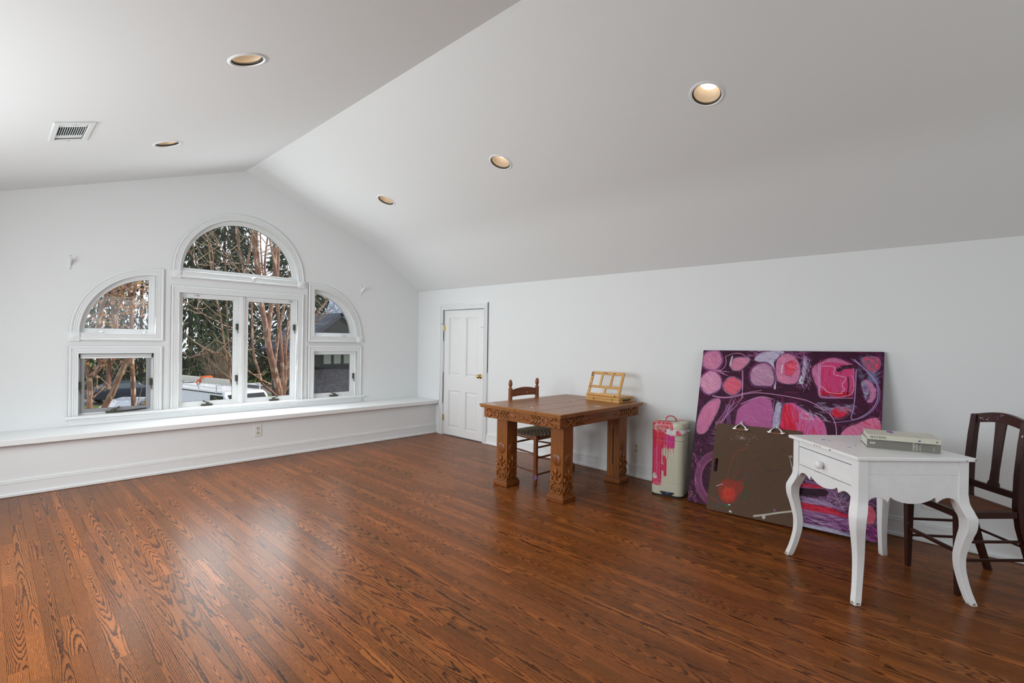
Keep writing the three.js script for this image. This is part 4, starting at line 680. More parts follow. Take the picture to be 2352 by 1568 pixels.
// ---------------------------------------------------------------- drawing board with two clips
{
  const t = thing('drawing_board', 'brown hardboard drawing board with two clips, leaning on the abstract canvas', 'drawing board'); leaning(t, [-0.414, 0.004, 4.272], 0.212, 0.60, 0.028);
  const Wd = 0.596, Hd = 0.656, face = canvasTex(1024, 1127, (c, w, h) => {
    const S = w / 596, X = (x) => x * S, Y = (y) => h - y * S; seedRandom(66);
    c.fillStyle = '#543a24'; c.fillRect(0, 0, w, h);
    for (let i = 0; i < 26000; i++) { const k = rr(-14, 14); c.fillStyle = rgb(86 + k, 60 + k, 38 + k, 0.35); c.fillRect(rnd() * w, rnd() * h, rr(1, 4), rr(1, 3)); }
    for (let i = 0; i < 50; i++) { c.fillStyle = rgb(60, 40, 24, 0.10); c.beginPath(); c.ellipse(rnd() * w, rnd() * h, rr(10, 70), rr(8, 40), rnd() * 3, 0, 7); c.fill(); }
    const blotch = (pts, col, n = 1, j = 6) => { for (let k = 0; k < n; k++) { c.fillStyle = col; smoothPath(c, pts.map(([x, y]) => [X(x + rr(-j, j)), Y(y + rr(-j, j))])); c.fill(); } };
    blotch([[60, 176], [100, 226], [127, 246], [190, 238], [224, 245], [255, 221], [240, 180], [218, 148], [204, 86], [140, 62], [89, 96]], 'rgba(150,40,22,0.22)', 7, 12); blotch([[95, 150], [140, 190], [190, 180], [200, 130], [160, 80], [110, 90]], 'rgba(190,40,24,0.25)', 6, 12);
    const st = (pts, col, wd) => { smoothPath(c, pts.map(([x, y]) => [X(x), Y(y)]), false); c.strokeStyle = col; c.lineWidth = wd * S; c.lineCap = 'round'; c.stroke(); };
    for (let k = 0; k < 16; k++) st([[rr(90, 200), rr(80, 230)], [rr(90, 210), rr(80, 220)], [rr(90, 210), rr(70, 200)]], ['rgba(214,60,24,0.55)', 'rgba(200,30,26,0.6)', 'rgba(196,110,40,0.4)'][k % 3], rr(2, 7));
    st([[127, 250], [137, 363], [161, 462], [233, 479], [255, 505]], 'rgba(150,50,34,0.6)', 8); st([[170, 240], [190, 290], [212, 340]], 'rgba(150,44,30,0.5)', 9); st([[232, 240], [278, 328], [304, 387]], 'rgba(140,44,30,0.4)', 10);
    st([[20, 93], [47, 74], [91, 66]], 'rgba(176,40,26,0.8)', 5); st([[275, 190], [268, 150], [262, 126]], 'rgba(20,92,52,0.9)', 8); st([[273, 315], [258, 264]], 'rgba(50,64,110,0.8)', 7); blotch([[120, 56], [141, 60], [160, 50], [150, 36], [130, 44]], 'rgba(24,98,58,0.9)', 1, 2); blotch([[70, 40], [84, 46], [92, 34], [76, 28]], 'rgba(52,70,130,0.9)', 1, 2); st([[56, 178], [76, 190], [100, 202]], 'rgba(170,196,220,0.9)', 5); st([[60, 92], [90, 70], [120, 52]], 'rgba(60,70,130,0.7)', 6); st([[235, 222], [262, 226]], 'rgba(24,90,50,0.9)', 7);
    for (let k = 0; k < 10; k++) st([[336, 13 + k * 1.2], [406, 36 + k], [480, 66 + k], [596, 104 + k]], `rgba(196,196,190,${0.5})`, rr(2, 6)); blotch([[390, 34], [420, 36], [404, 8], [394, 14]], 'rgba(206,206,200,0.9)', 1, 2); blotch([[160, 20], [180, 26], [190, 12], [172, 8]], 'rgba(220,224,226,0.9)', 1, 1); blotch([[150, 62], [170, 66], [174, 58], [156, 56]], 'rgba(226,228,230,0.95)', 1, 1); blotch([[458, 92], [470, 98], [478, 84], [464, 78]], 'rgba(168,90,150,0.9)', 1, 2);
    for (let k = 0; k < 7; k++) st([[535 + k * 3, 460 - k * 9], [548 + k * 2, 410 - k * 4], [560, 380]], 'rgba(190,190,186,0.5)', rr(1.5, 5)); blotch([[520, 470], [545, 480], [552, 462], [534, 456]], 'rgba(150,146,140,0.6)', 2, 4);
    for (let k = 0; k < 110; k++) { const a = rnd() * 6.3, r = rnd() * rnd() * 130; c.fillStyle = ['rgba(210,214,216,0.9)', 'rgba(180,196,206,0.8)', 'rgba(190,60,50,0.7)'][k % 9 === 0 ? 2 : k % 2]; c.beginPath(); c.ellipse(X(205 + Math.cos(a) * r), Y(560 + Math.sin(a) * r * 0.5), rr(1, 4.5), rr(1, 4), 0, 0, 7); c.fill(); }
    for (let k = 0; k < 90; k++) { c.fillStyle = ['rgba(200,200,190,0.7)', 'rgba(40,50,40,0.8)', 'rgba(30,60,60,0.8)', 'rgba(180,160,60,0.6)'][k % 4]; c.beginPath(); c.ellipse(rnd() * w, rnd() * h, rr(0.8, 3), rr(0.8, 3), 0, 0, 7); c.fill(); }
    st([[380, 342], [440, 352], [490, 366]], 'rgba(30,28,26,0.6)', 4);
  });
  face.repeat.set(1 / Wd, 1 / Hd); face.wrapS = face.wrapT = THREE.ClampToEdgeWrapping;
  const r = 0.02, s = new THREE.Shape(); s.moveTo(r, 0); s.lineTo(Wd - r, 0); s.quadraticCurveTo(Wd, 0, Wd, r); s.lineTo(Wd, Hd - r); s.quadraticCurveTo(Wd, Hd, Wd - r, Hd); s.lineTo(r, Hd); s.quadraticCurveTo(0, Hd, 0, Hd - r); s.lineTo(0, r); s.quadraticCurveTo(0, 0, r, 0);
  const hole = new THREE.Path(); const hx = 0.033, hw = 0.0135; hole.moveTo(hx - hw, 0.296); hole.lineTo(hx - hw, 0.374); hole.absarc(hx, 0.374, hw, Math.PI, 0, true); hole.lineTo(hx + hw, 0.296); hole.absarc(hx, 0.296, hw, 0, Math.PI, true); s.holes.push(hole);
  obj('board', extrude(s, 0.006), STD({ map: face, roughness: 0.7 }), t, null, true).userData.label = 'paint-spattered brown hardboard with a hand slot';
  for (const x of [0.187, 0.435]) {
    const k = new THREE.Group(); k.name = 'clip'; k.position.set(x, 0.622, 0.006); t.add(k);
    obj('jaw', [bx(-0.056, 0.056, -0.008, 0.008, 0.0005, 0.006, 0.003)], STD({ color: lin(0.16, 0.07, 0.04), roughness: 0.35, metalness: 0.6 }), k);
    obj('spring', [limb([[-0.044, 0.004, 0.006], [-0.034, 0.018, 0.010], [-0.016, 0.034, 0.010], [0, 0.050, 0.009], [0.016, 0.034, 0.010], [0.034, 0.018, 0.010], [0.044, 0.004, 0.006]], [0.008, 0.008, 0.006, 0.005, 0.006, 0.008, 0.008], 10), new THREE.TorusGeometry(0.010, 0.0022, 8, 18).translate(0, 0.050, 0.010)], M.chrome, k);
    for (const q of [-1, 1]) obj('tab', new THREE.SphereGeometry(0.013, 14, 10).scale(1.4, 0.75, 0.45).translate(q * 0.044, 0.004, 0.0085), M.chrome, k);
  }
}

// ---------------------------------------------------------------- white desk with cabriole legs
M.deskPaint = STD({ map: dataTex(256, 256, (x, y, c) => { const k = 236 + 8 * fbm(x * 0.06, y * 0.06, 3) + 4 * noise2(x * 0.02, y * 1.1); c[0] = k; c[1] = k + 2; c[2] = k + 3; }, { repeat: [2, 2] }), roughness: 0.38 });
M.chip = paintMat(0.36, 0.25, 0.17, 0.7);
{
  const t = thing('white_desk', 'small white painted desk with one drawer and cabriole legs', 'desk', [-0.855, 0, 5.358], -Math.PI / 4);
  // local -x is the drawer side, local +z the side that faces the bare floor
  const H = 0.712, B = 0.274, topHalf = 0.294;
  const top = obj('top', [bx(-topHalf, topHalf, H - 0.019, H, -topHalf, topHalf, 0.005)], M.deskPaint, t);
  // legs: outer corner follows a double curve along the diagonal; section grows at the knee and thins at the ankle
  const prof = [[0.693, 0, 0.025], [0.60, 0, 0.025], [0.53, 0.000, 0.0255], [0.49, 0.004, 0.027], [0.445, 0.018, 0.0285], [0.410, 0.027, 0.0275], [0.37, 0.025, 0.0255], [0.32, 0.014, 0.0228], [0.27, 0.004, 0.0208], [0.22, -0.003, 0.0192], [0.17, -0.003, 0.0180], [0.11, 0.004, 0.0170], [0.06, 0.013, 0.0165], [0.02, 0.023, 0.0168], [0.004, 0.027, 0.0160], [0.0, 0.027, 0.0150]];
  const pc = new THREE.CatmullRomCurve3(prof.slice(2, 14).map((p) => V(p[0], p[1] * 10, p[2] * 10)), false, 'centripetal'), fine = [...prof.slice(0, 2), ...pc.getPoints(60).map((p) => [p.x, p.y / 10, p.z / 10]), ...prof.slice(14)];
  for (const [sx, sz] of [[-1, 1], [-1, -1], [1, 1], [1, -1]]) {
    const l = obj('leg', loft(fine.map(([y, o, h]) => sq(sx * (B + o - h), y, sz * (B + o - h), h, 0.045)), true), M.deskPaint, t);
    const o = 0.0265; obj('scuff', [dab(0.010, 0.006, sx * 3 + sz + 9).rotateY(-Math.PI / 2).translate(sx * (B + o) - (sx > 0 ? 0.032 : 0.0006), 0.009, sz * (B + o - 0.016)), dab(0.009, 0.005, sx + sz * 2 + 20).translate(sx * (B + o - 0.016), 0.008, sz * (B + o) - (sz > 0 ? -0.0001 : 0.0006) - (sz > 0 ? 0 : 0))], M.chip, l);
  }
  const scallop = (half, y0) => { // lower edge of a rail from -half to half
    const p = [], half_ = [[1, -0.012], [0.96, 0.006], [0.90, 0.016], [0.82, 0.021], [0.74, 0.021], [0.66, 0.015], [0.58, 0.004], [0.545, -0.003], [0.50, 0.021], [0.485, 0.022], [0.43, 0.013], [0.34, 0.004], [0.22, -0.004], [0.10, -0.008], [0, -0.009]];
    for (const [u, v] of half_) p.push([-u * half, y0 + v]); for (const [u, v] of half_.slice(0, -1).reverse()) p.push([u * half, y0 + v]); return p;
  };
  const inner = B - 0.05;
  // drawer side: rail above, scalloped rail below, drawer between
  const rail = (pts, th) => extrude(shapeOf(pts), th, 0.0008);
  const front = (g) => g.rotateY(-Math.PI / 2); // shape x -> local z, outward z -> local -x
  const low = [...scallop(inner, 0.490), [inner, 0.551], [-inner, 0.551]];
  obj('front_rail', front(rail(low, 0.016).translate(0, 0, B - 0.022)), M.deskPaint, t);
  obj('front_rail', front(rail([[-inner, 0.658], [inner, 0.658], [inner, H - 0.019], [-inner, H - 0.019]], 0.016).translate(0, 0, B - 0.022)), M.deskPaint, t);
  const dr = obj('drawer', [front(rail([[-inner + 0.004, 0.555], [inner - 0.004, 0.555], [inner - 0.004, 0.654], [-inner + 0.004, 0.654]], 0.018).translate(0, 0, B - 0.022)), bx(-B + 0.024, 0.18, 0.557, 0.64, -inner + 0.02, inner - 0.02)], M.deskPaint, t);
  obj('drawer_knob', lathe([[0, 0.040], [0.011, 0.039], [0.020, 0.032], [0.022, 0.024], [0.018, 0.015], [0.010, 0.010], [0.010, 0.004], [0.017, 0.0]], 24).rotateZ(Math.PI / 2).translate(-B + 0.004, 0.602, 0), M.deskPaint, dr);
  obj('scuff', [dab(0.05, 0.0022, 3).rotateY(-Math.PI / 2).translate(-B + 0.0052, 0.553, 0.10), dab(0.03, 0.002, 5).rotateY(-Math.PI / 2).translate(-B + 0.0052, 0.5528, -0.05)], M.chip, t);
  // closed panels on the other sides, in two boards each
  const side = (turn) => { const s = obj('side_panel', rail([...scallop(inner, 0.490), [inner, H - 0.019], [-inner, H - 0.019]], 0.016).translate(0, 0, B - 0.021).rotateY(turn), M.deskPaint, t); obj('board_joint', bx(-inner, inner, 0.6225, 0.6234, B - 0.0055, B - 0.0048).rotateY(turn), STD({ color: lin(0.5, 0.5, 0.5), roughness: 0.7 }), s); };
  side(0); side(Math.PI / 2); side(Math.PI);
  const spots = [[-0.18, -0.14, 0.012, 0.006, M.blueDab], [-0.165, -0.11, 0.006, 0.004, M.purpleDab], [-0.11, 0.02, 0.007, 0.004, M.dark], [-0.17, 0.06, 0.010, 0.004, M.purpleDab], [-0.20, 0.03, 0.004, 0.003, M.purpleDab]];
  spots.forEach(([x, z, a, b, m], i) => obj('paint_spot', dab(a, b, i + 40).rotateX(-Math.PI / 2).translate(x, H, z), m, top));
  [[-0.04, 0.005], [-0.02, 0.003], [0.09, 0.008], [0.01, 0.004], [-0.01, 0.003]].forEach(([z, w], i) => obj('chipped_edge', dab(w, 0.0045, i + 60).rotateY(-Math.PI / 2).translate(-topHalf + 0.0004, H - 0.010, z), M.chip, top));
  obj('chipped_edge', [dab(0.006, 0.007, 71).translate(topHalf - 0.007, H - 0.010, topHalf - 0.0004), dab(0.004, 0.003, 72).translate(topHalf - 0.05, H - 0.012, topHalf - 0.0004)], M.chip, top);
}

// ---------------------------------------------------------------- two art books on the desk
{
  const spineTex = (w, h, bg, draw) => canvasTex(w, h, (c) => { c.fillStyle = bg; c.fillRect(0, 0, w, h); for (let i = 0; i < 3000; i++) { c.fillStyle = rnd() < 0.5 ? 'rgba(0,0,0,0.035)' : 'rgba(255,255,255,0.035)'; c.fillRect(rnd() * w, rnd() * h, 3, 2); } draw(c, w, h); });
  // local z runs along the spine, the spine is the local -x side
  function book(name, label, pos, turn, L, D, T, coverMat, spine, pageMat) {
    const t = thing(name, label, 'book', pos, turn, 'books on the white desk'), th = 0.003;
    obj('pages', bx(-D / 2 + 0.008, D / 2 - 0.004, th, T - th, -L / 2 + 0.004, L / 2 - 0.004), pageMat, t);
    const cv = obj('cover', [bx(-D / 2, D / 2, 0, th, -L / 2, L / 2, 0.001), bx(-D / 2, D / 2, T - th, T, -L / 2, L / 2, 0.001), bx(-D / 2, -D / 2 + 0.006, 0.001, T - 0.001, -L / 2, L / 2, 0.001)], coverMat, t);
    const sp = new THREE.PlaneGeometry(L - 0.002, T - 0.002).rotateY(-Math.PI / 2).translate(-D / 2 - 0.0004, T / 2, 0);
    obj('spine_print', sp, STD({ map: spine, roughness: 0.6 }), cv, null, true); return [t, cv];
  }
  seedRandom(5);
  const greySpine = spineTex(1024, 168, '#7f7c74', (c, w, h) => {
    c.fillStyle = '#d4d2c8'; c.fillRect(40, 60, 76, 30); c.fillStyle = '#8a887e'; for (let k = 0; k < 6; k++) c.fillRect(48 + k * 11, 70, 7, 11);
    c.fillStyle = '#77746c'; c.fillRect(640, 4, 140, h - 8); c.strokeStyle = '#c9c6ba'; c.lineWidth = 3; for (const x of [646, 654, 756, 764]) { c.beginPath(); c.moveTo(x, 6); c.lineTo(x, h - 6); c.stroke(); }
    c.fillStyle = '#dedbd0'; c.save(); c.translate(672, h - 12); c.rotate(-Math.PI / 2); c.font = 'bold 34px serif'; c.fillText("D'ORSAY", 0, 6); c.fillText('MUSÉE', 0, 44); c.font = '18px serif'; c.fillText('PAINTINGS', 0, 76); c.restore();
    c.save(); c.translate(940, h - 20); c.rotate(-Math.PI / 2); c.font = '17px serif'; c.fillText('Publishers', 0, 0); c.restore();
  });
  const whiteSpine = spineTex(1024, 84, '#cfccbc', (c, w, h) => { c.fillStyle = '#25241f'; c.font = 'bold 52px serif'; c.fillText('MATISSE', 30, 60); c.font = 'italic bold 44px serif'; c.fillText('R', 956, 60); c.fillStyle = '#16407a'; c.beginPath(); c.ellipse(735, 50, 20, 12, 0, 0, 7); c.fill(); });
  const pg = STD({ color: lin(0.62, 0.60, 0.52), roughness: 0.8 });
  book('art_book', 'thick grey museum art book lying under the cream one', [-0.806, 0.7122, 5.462], 0.30, 0.306, 0.205, 0.048, STD({ color: lin(0.20, 0.195, 0.18), roughness: 0.6 }), greySpine, pg);
  const [t, cv] = book('art_book', 'slim cream art book with black spine lettering, on top of the grey one', [-0.835, 0.7606, 5.470], 0.275, 0.300, 0.198, 0.025, STD({ color: lin(0.66, 0.64, 0.55), roughness: 0.5 }), whiteSpine, pg);
  obj('cover_smear', [dab(0.05, 0.016, 8).rotateX(-Math.PI / 2).translate(0.045, 0.025, -0.035)], M.purpleDab, cv); obj('cover_smear', [dab(0.022, 0.012, 9).rotateX(-Math.PI / 2).translate(0.05, 0.0253, 0.0)], M.paleDab, cv); obj('pen_mark', rod([-0.02, 0.0251, 0.06], [-0.098, 0.0251, 0.075], 0.0007, 0.0007, 5), M.blueDab, cv);
}

// ---------------------------------------------------------------- dark cane-seat chair behind the desk
M.mahogany = STD({ map: woodTex(21, [58, 26, 16], [28, 11, 8], 60, 0.6), roughness: 0.38 });
{
  const A = [-0.527, 5.483], d = [0.67, 0.742], w = [-0.742, 0.67], at = (a, b) => [A[0] + d[0] * a + w[0] * b, A[1] + d[1] * a + w[1] * b], FW = 0.335, RW = 0.292, R0 = 0.0215;
  const c0 = at(0.17, FW / 2), t = thing('cane_chair', 'dark mahogany side chair with cane seat and pierced splat back', 'chair', [c0[0], 0, c0[1]]), L = (p, y) => [p[0] - c0[0], y, p[1] - c0[1]];
  const ang = -Math.atan2(d[1], d[0]);
  const post = (list, name) => obj(name, loft(list.map(([p, y, hx, hz]) => { const q = L(p, y), c = Math.cos(-ang), s = Math.sin(-ang); return [[hx, hz], [-hx, hz], [-hx, -hz], [hx, -hz]].map(([u, v]) => [q[0] + u * c - v * s, y, q[2] + u * s + v * c]); })), M.mahogany, t, 'y');
  for (const b of [0, FW]) { const l = post([[at(0, b), 0, 0.0105, 0.0105], [at(0, b), 0.20, 0.0145, 0.0145], [at(0, b), 0.418, 0.018, 0.018]], 'leg'); obj('paint_spot', dab(0.003, 0.004, 3).rotateY(-Math.PI / 2).translate(L(at(0, b), 0)[0] - 0.0185, 0.25, L(at(0, b), 0)[2]), M.paleDab, l); }
  const back = (b) => [[at(0.425, b), 0, 0.013, 0.014], [at(0.375, b), 0.15, 0.015, 0.015], [at(0.325, b), 0.33, 0.017, 0.016], [at(0.31, b), 0.44, 0.0175, 0.017], [at(0.315, b), 0.60, 0.0165, 0.017], [at(0.33, b), 0.76, 0.015, 0.017], [at(0.345, b), 0.872, 0.013, 0.017]];
  const p1 = post(back(R0), 'back_post'), p2 = post(back(R0 + RW), 'back_post');
  // crest rail: arched upper edge, swept along the width
  const crest = (u) => { const b = R0 - 0.017 + (RW + 0.034) * u, arch = 0.026 * Math.sin(Math.PI * u) ** 1.4, bow = 0.012 * Math.sin(Math.PI * u), a = 0.345 + bow, y1 = 0.874 + arch, y0 = 0.826 + arch * 0.8; return [L(at(a - 0.010, b), y0), L(at(a - 0.010, b), y1), L(at(a + 0.010, b), y1), L(at(a + 0.010, b), y0)]; };
  const cr = obj('crest_rail', loft(Array.from({ length: 17 }, (_, i) => crest(i / 16))), M.mahogany, t);
  const at3 = (a, b, y) => L(at(a, b), y);
  obj('lower_rail', loft([0, 1].map((u) => { const b = R0 + 0.016 + (RW - 0.032) * u; return [at3(0.303, b, 0.478), at3(0.303, b, 0.512), at3(0.320, b, 0.512), at3(0.320, b, 0.478)]; })), M.mahogany, t);
  const mid = R0 + RW / 2, spl = [[0.505, 0.034], [0.525, 0.032], [0.535, 0.024], [0.60, 0.0215], [0.70, 0.024], [0.80, 0.0275], [0.852, 0.031]];
  obj('splat', loft(spl.map(([y, h]) => { const a = 0.310 + (y - 0.5) * 0.11; return [at3(a, mid - h, y), at3(a + 0.009, mid - h, y), at3(a + 0.009, mid + h, y), at3(a, mid + h, y)]; })), M.mahogany, t, 'y');
  // seat frame and cane
  const sr = (a0, b0, a1, b1) => obj('seat_rail', bar(L(at(a0, b0), 0.405), L(at(a1, b1), 0.405), 0.030, 0.034, 0.003), M.mahogany, t);
  sr(0.0, 0.019, 0.0, FW - 0.019); sr(0.019, 0.0, 0.293, R0); sr(0.019, FW, 0.293, R0 + RW); sr(0.312, R0 + 0.018, 0.312, R0 + RW - 0.018);
  const cane = []; const ce = (u, v) => { const b0 = 0.012 + (R0 - 0.0) * u, b1 = FW - 0.012 - (FW - R0 - RW) * u; return at(0.012 + 0.29 * u, b0 + (b1 - b0) * v); };
  for (let i = 0; i <= 26; i++) { cane.push(rod(L(ce(i / 26, 0), 0.421), L(ce(i / 26, 1), 0.421), 0.0016, 0.0016, 4), rod(L(ce(0, i / 26), 0.4225), L(ce(1, i / 26), 0.4225), 0.0016, 0.0016, 4)); if (i < 25) cane.push(rod(L(ce(0, i / 26), 0.424), L(ce(1 - i / 26, 1), 0.424), 0.0015, 0.0015, 4), rod(L(ce(i / 26, 0), 0.424), L(ce(1, 1 - i / 26), 0.424), 0.0015, 0.0015, 4)); }
  const seat = obj('cane_seat', cane, STD({ color: lin(0.16, 0.06, 0.03), roughness: 0.5 }), t); seat.userData.label = 'reddish brown woven cane seat';
  const st = (a0, b0, a1, b1, y, k = 0.013) => obj('stretcher', bar(L(at(a0, b0), y), L(at(a1, b1), y), k * 0.8, k, 0.001), M.mahogany, t);
  st(0, 0, 0, FW, 0.215, 0.018); st(0, 0, 0.35, R0, 0.268); st(0, 0, 0.37, R0, 0.175); st(0, FW, 0.35, R0 + RW, 0.268); st(0, FW, 0.37, R0 + RW, 0.175); st(0.375, R0, 0.375, R0 + RW, 0.225, 0.012);
  seedRandom(8); for (let k = 0; k < 12; k++) { const u = rr(0.05, 0.95), q = crest(u), m = [M.paleDab, M.purpleDab, M.paleDab, M.pinkDab][k % 4]; obj('paint_spot', new THREE.SphereGeometry(rr(0.002, 0.0045), 7, 5).scale(1, 0.6, 1.4).translate((q[0][0] + q[1][0]) / 2, rr(q[0][1] + 0.01, q[1][1]), (q[0][2] + q[1][2]) / 2), m, cr); }
  for (const [y, pt, m] of [[0.74, p1, M.paleDab], [0.66, p1, M.purpleDab], [0.80, p2, M.paleDab], [0.55, p2, M.yellowDab], [0.50, p2, M.yellowDab]]) { const q = at3(0.300 + (y - 0.5) * 0.09, (pt === p1 ? R0 : R0 + RW) + 0.004, y); obj('paint_spot', new THREE.SphereGeometry(pt === p2 && y > 0.7 ? 0.009 : 0.0045, 8, 6).scale(0.7, 1, 1).translate(...q), m, pt); }
}

// ---------------------------------------------------------------- outside: ground 3.35 m below the room floor
const GY = -3.35;
{
  const tex = dataTex(512, 512, (x, y, c) => { const k = 0.75 + 0.5 * fbm(x * 0.05, y * 0.05, 4), g = fbm(x * 0.3, y * 0.3, 2); c[0] = 74 * k + 24 * g; c[1] = 92 * k + 14 * g; c[2] = 44 * k + 10 * g; }, { repeat: [0.25, 0.25] });
  const lawn = structMesh('ground_lawn', bx(-60, 90, GY - 0.3, GY, -110, 30), STD({ map: tex, roughness: 1 }));
  structMesh('driveway', [bx(-1.5, 30, GY, GY + 0.02, -32, -12), bx(-30, 40, GY, GY + 0.025, -47, -36.2)], STD({ color: lin(0.16, 0.16, 0.165), roughness: 0.95 }));
}
// multi-stem bare trees: [width at foot px, at tip px, points]; 114 px of the photograph are about 1 m at their distance
M.bark = STD({ map: dataTex(256, 128, (x, y, c) => { const k = 0.65 + 0.7 * fbm(x * 0.02, y * 0.12, 3), p = smooth(0.5, 0.75, noise2(x * 0.03 + 3, y * 0.06)); c[0] = (128 + 70 * p) * k; c[1] = (92 + 80 * p) * k; c[2] = (76 + 76 * p) * k; }, { repeat: [1.2, 5] }), roughness: 0.75 });
M.twig = STD({ color: lin(0.33, 0.25, 0.18), roughness: 0.8 });
M.dryLeaf = new THREE.MeshPhysicalMaterial({ vertexColors: true, roughness: 0.8, side: THREE.DoubleSide, transmission: 0.3, thickness: 0 });
function bareTree(name, label, z, stems, foot, twigs, seed, leaves = 0) {
  seedRandom(seed); const t = thing(name, label, 'tree', [foot[0], GY, z], 0), o = (x, y, zz) => [x - foot[0], y - GY, zz - z], tips = [], twigGeo = [];
  stems.forEach(([w0, w1, pts], k) => {
    const dz = rr(-0.35, 0.35) * Math.min(1, k), q = pts.map(([x, y], i) => o(x, y, z + dz * (0.3 + i / pts.length))), r0 = w0 / 228, r1 = w1 / 228, rad = q.map((_, i) => r0 + (r1 - r0) * i / (q.length - 1));
    if (pts[0][1] < 0.2) { q.unshift(o(foot[0] + (pts[0][0] - foot[0]) * 0.25, GY - 0.05, z)); rad.unshift(r0 * 1.25); }
    const m = obj('stem', limb(q, rad, 9, q.length * 5), M.bark, t, 'y');
    const c = new THREE.CatmullRomCurve3(q.map((p) => V(...p)), false, 'centripetal');
    for (let j = 0; j < twigs; j++) {
      const u = rr(0.35, 1), p = c.getPointAt(u), a = rr(0, 6.3), L = rr(0.25, 0.9), up = rr(0.1, 0.9), e = [p.x + Math.cos(a) * L * 0.8, p.y + up * L, p.z + Math.sin(a) * L * 0.5], mid = [(p.x + e[0]) / 2 + rr(-0.06, 0.06), (p.y + e[1]) / 2 - 0.04, (p.z + e[2]) / 2];
      twigGeo.push(limb([[p.x, p.y, p.z], mid, e], [0.009, 0.006, 0.003], 4, 6)); tips.push(e, mid);
    }
  });
  if (twigGeo.length) obj('twigs', twigGeo, M.twig, t).userData.kind = 'stuff';
  if (leaves) {
    const pos = [], col = [];
    for (let k = 0; k < leaves; k++) { const p = tips[Math.floor(rnd() * tips.length)], c = V(p[0] + rr(-0.12, 0.12), p[1] + rr(-0.14, 0.05), p[2] + rr(-0.12, 0.12)), s = rr(0.022, 0.042), q = new THREE.Quaternion().setFromEuler(new THREE.Euler(rr(0, 6), rr(0, 6), rr(0, 6))), sh = [[0, -1], [0.6, -0.2], [0.35, 0.5], [0, 1], [-0.35, 0.5], [-0.6, -0.2]].map(([x, y]) => V(x * s, y * s, Math.abs(x) * s * 0.5).applyQuaternion(q).add(c)), r = rnd(), cl = r < 0.45 ? [0.50, 0.22, 0.10] : r < 0.8 ? [0.66, 0.40, 0.24] : [0.62, 0.30, 0.04]; for (const [a, b, d] of [[0, 1, 5], [1, 2, 5], [2, 4, 5], [2, 3, 4]]) for (const i of [a, b, d]) { pos.push(sh[i].x, sh[i].y, sh[i].z); col.push(...cl); } }
    const g = new THREE.BufferGeometry(); g.setAttribute('position', new THREE.Float32BufferAttribute(pos, 3)); g.setAttribute('color', new THREE.Float32BufferAttribute(col, 3)); g.computeVertexNormals();
    const m = new THREE.Mesh(g, M.dryLeaf); m.name = 'dry_leaves'; m.userData.kind = 'stuff'; m.userData.label = 'dry orange-brown leaves'; t.add(m);
  }
  return t;
}
bareTree('bare_tree', 'bare many-stemmed tree with smooth reddish bark outside the casement pair', -5, [[22, 8, [[0.11, -0.18], [-0.01, 0.46], [-0.14, 1.00], [-0.21, 1.45], [-0.30, 1.89], [-0.37, 2.42], [-0.45, 3.11], [-0.50, 3.72]]], [12, 7, [[0.16, -0.14], [0.19, 0.54], [0.16, 1.19], [0.11, 1.92], [0.12, 2.47], [0.16, 3.20]]], [12, 6, [[-0.14, 1.00], [-0.09, 1.55], [-0.03, 2.00], [0.03, 2.46], [0.07, 3.19], [0.09, 3.83]]], [8, 5, [[-0.01, 0.46], [0.05, 0.91], [0.12, 1.37], [0.24, 1.93], [0.29, 2.39]]], [9, 4, [[0.07, -0.09], [-0.28, 0.29], [-0.37, 0.56], [-0.48, 0.92], [-0.51, 1.35], [-0.54, 1.97], [-0.58, 2.40]]], [9, 6, [[0.20, -0.15], [0.26, 0.54], [0.28, 1.10], [0.40, 1.94], [0.48, 2.88]]], [5, 3, [[-0.11, 0.26], [-0.37, 0.40], [-0.60, 0.57]]], [7, 4, [[-0.54, 1.97], [-0.59, 2.40], [-0.65, 2.74], [-0.71, 3.07], [-0.78, 3.58]]], [5, 3, [[-0.60, 2.66], [-0.54, 3.10], [-0.52, 3.63]]], [7, 4, [[-0.37, 2.42], [-0.43, 2.76], [-0.50, 3.11], [-0.53, 3.62]]], [5, 3, [[-0.23, 2.43], [-0.25, 2.79], [-0.22, 3.15], [-0.16, 3.69]]], [6, 3, [[0.03, 2.46], [-0.02, 2.82], [-0.06, 3.08], [-0.14, 3.61]]], [4, 2, [[-0.27, 2.43], [-0.34, 2.95], [-0.38, 3.65]]]], [0.2, 0], 5, 301);
bareTree('bare_tree', 'bare leaning tree with reddish bark beside the dark roofs', -5.9, [[10, 8, [[0.53, -0.22], [0.81, 1.39], [0.94, 1.77], [1.10, 2.08], [1.20, 2.47]]], [12, 7, [[0.53, -0.22], [0.77, 1.38], [0.89, 1.87], [0.98, 2.45]]], [8, 5, [[0.62, -0.23], [1.04, 1.29], [1.15, 1.69], [1.31, 1.94], [1.50, 2.20]]], [4, 2, [[0.87, 1.31], [1.19, 1.64], [1.56, 2.01]]], [5, 4, [[0.75, 1.38], [0.82, 1.96], [0.85, 2.54]]]], [0.45, 0], 5, 302);
